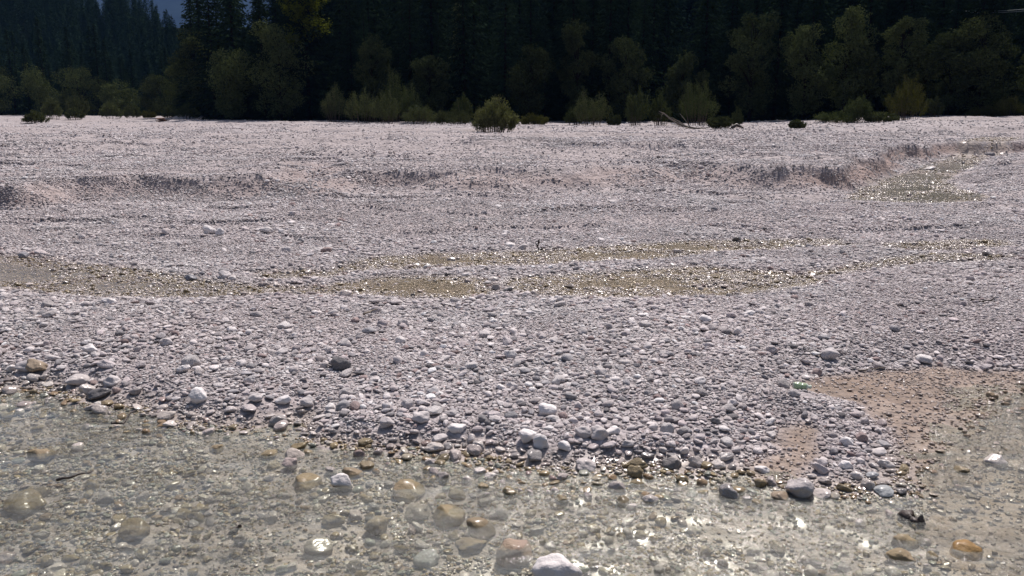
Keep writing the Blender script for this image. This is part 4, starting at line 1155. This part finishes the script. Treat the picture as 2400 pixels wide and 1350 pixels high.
# green plastic bottle
Bb = P3(1876, 914, None)
m_g, t_g, o_g = mat('green_plastic'); T = NT(t_g); b = T.n('ShaderNodeBsdfPrincipled'); b.inputs['Base Color'].default_value = (0.42, 0.56, 0.36, 1); b.inputs['Roughness'].default_value = 0.15
b.inputs['Transmission Weight'].default_value = 0.35; b.inputs['IOR'].default_value = 1.35
nz_ = T.noise(T.n('ShaderNodeTexCoord').outputs['Object'], 40, 2); bpn = T.n('ShaderNodeBump'); bpn.inputs['Distance'].default_value = .004; T.l(nz_.outputs[0], bpn.inputs['Height']); T.l(bpn.outputs[0], b.inputs['Normal'])
T.l(b.outputs[0], o_g.inputs[0])
M_cap = plain('whitish_plastic', (0.55, 0.62, 0.52), 0.35, 0.15, 20)
def lathe(prof, m, name, parent, crush=0.0, k=20):
    V = []; F = []
    for i, (xx, rr_) in enumerate(prof):
        for j in range(k):
            t = 2 * math.pi * j / k
            q = 1 + crush * (math.sin(xx * 110) * math.cos(2 * t) + 0.5 * math.sin(xx * 60 + 3 * t)) * (1 if 0 < i < len(prof) - 1 else 0)
            V.append((xx, math.cos(t) * rr_ * q, math.sin(t) * rr_ * q * (1 - crush)))
    for i in range(len(prof) - 1):
        for j in range(k): F.append([i * k + j, i * k + (j + 1) % k, (i + 1) * k + (j + 1) % k, (i + 1) * k + j])
    return link(name, mesh_np(name, V, F, m), parent)
bot = empty('plastic_bottle', Bb + Vector((0, 0, .036)), R(-8)); bot.rotation_euler = (R(12), R(4), R(-6))
tag(bot, 'crumpled green plastic bottle lying at the edge of the wet sand', 'bottle')
rb = 0.036
lathe([(-.060, .002), (-.060, rb * .8), (-.052, rb), (-.03, rb * .96), (-.02, rb), (0, rb * .95), (.01, rb), (.028, rb * .98), (.042, rb * .9)], m_g, 'body', bot, .13)
lathe([(.0425, rb * .88), (.052, rb * .8), (.062, rb * .5), (.070, .015), (.076, .014)], M_cap, 'shoulder', bot, .05)
lathe([(.0765, .003), (.0765, .017), (.090, .017), (.0905, .003)], M_cap, 'cap', bot)
lathe([(-.064, .003), (-.066, rb * .6), (-.0605, rb * .82)], M_cap, 'bottom_cup', bot)

# power cables crossing above the forest edge at the right
M_cable = plain('cable', (0.30, 0.34, 0.33), 0.3, 0.1, 3, spec=0.8)
for k, (ya, yb) in enumerate(((15.5, 24.5), (20.5, 27.5))):
    a_ = Vector((0, 70, 0)); A_ = up_at(2520, ya - 8, a_); B_ = up_at(2230, yb, Vector((0, 108, 0)))
    pth = [tuple(A_.lerp(B_, q / 10) - A_ + Vector((0, 0, -0.9 * math.sin(math.pi * q / 10) * .35))) for q in range(11)]
    o = link('power_cable', tubes('power_cable', [(pth, [.022] * 11)], M_cable, 5), loc=A_)
    tag(o, ['upper of the two thin cables crossing the dark forest at top right', 'lower of the two thin cables crossing the dark forest at top right'][k], 'cable', 'power cables at the top right')

# ------------------------------------------------------------------ far mountain and the air
M_mount = foliage('mountain_side', (0.03, 0.045, 0.05), 0.35, 0.0, 0.02)
yy = np.linspace(2300, 5200, 70); xx = np.linspace(-4200, 3200, 150)
MX, MY = np.meshgrid(xx, yy)
MZ = np.clip((MY - 2300) / 1500, 0, 1) ** 0.8 * (900 + 350 * fbm(MX, MY, 1500, 4, 301)) + 60 * fbm(MX, MY, 300, 3, 305) * sm(MY, 2300, 2600) - 10
mt = link('mountain', mesh_np('mountain', np.stack([MX, MY, MZ], -1).reshape(-1, 3), quads(*MX.shape), M_mount))
tag(mt, 'far wooded mountain slope turned blue by the air', kind='structure')
if True:
    import bmesh
    bm = bmesh.new(); bmesh.ops.create_cube(bm, size=1.0); hm = bpy.data.meshes.new('haze'); bm.to_mesh(hm); bm.free()
    x0, x1, y0, y1, z0_, z1_ = -12000, 12000, -400, 9200, -8, 1500
    hz = link('haze', hm, loc=((x0 + x1) / 2, (y0 + y1) / 2, (z0_ + z1_) / 2)); hz.scale = (x1 - x0, y1 - y0, z1_ - z0_)
    m_h = bpy.data.materials.new('haze'); m_h.use_nodes = True; t = m_h.node_tree; t.nodes.clear(); oo = t.nodes.new('ShaderNodeOutputMaterial')
    pv = t.nodes.new('ShaderNodeVolumePrincipled'); pv.inputs['Color'].default_value = (0.16, 0.36, 1.0, 1); pv.inputs['Density'].default_value = 0.00006
    pv.inputs['Anisotropy'].default_value = 0.0
    t.links.new(pv.outputs[0], oo.inputs['Volume']); hm.materials.append(m_h); tag(hz, 'thin blue air over the valley', kind='stuff')

# labels that came out equal: tell their things apart by their order across the picture
ORD = ['first', 'second', 'third', 'fourth', 'fifth', 'sixth', 'seventh', 'eighth', 'ninth', 'tenth', 'eleventh', 'twelfth']
by_label = {}
for o in COL.objects:
    if o.parent is None and o.get('category') in ('stone', 'spruce tree'): by_label.setdefault(o['label'], []).append(o)
for lab, os_ in by_label.items():
    if len(os_) < 2: continue
    os_.sort(key=lambda o: o.location.x / max(o.location.y, 1))
    for k, o in enumerate(os_):
        if k < len(ORD): o['label'] = ' '.join(lab.split(' ')[:13] + [ORD[k], 'from', 'left'])
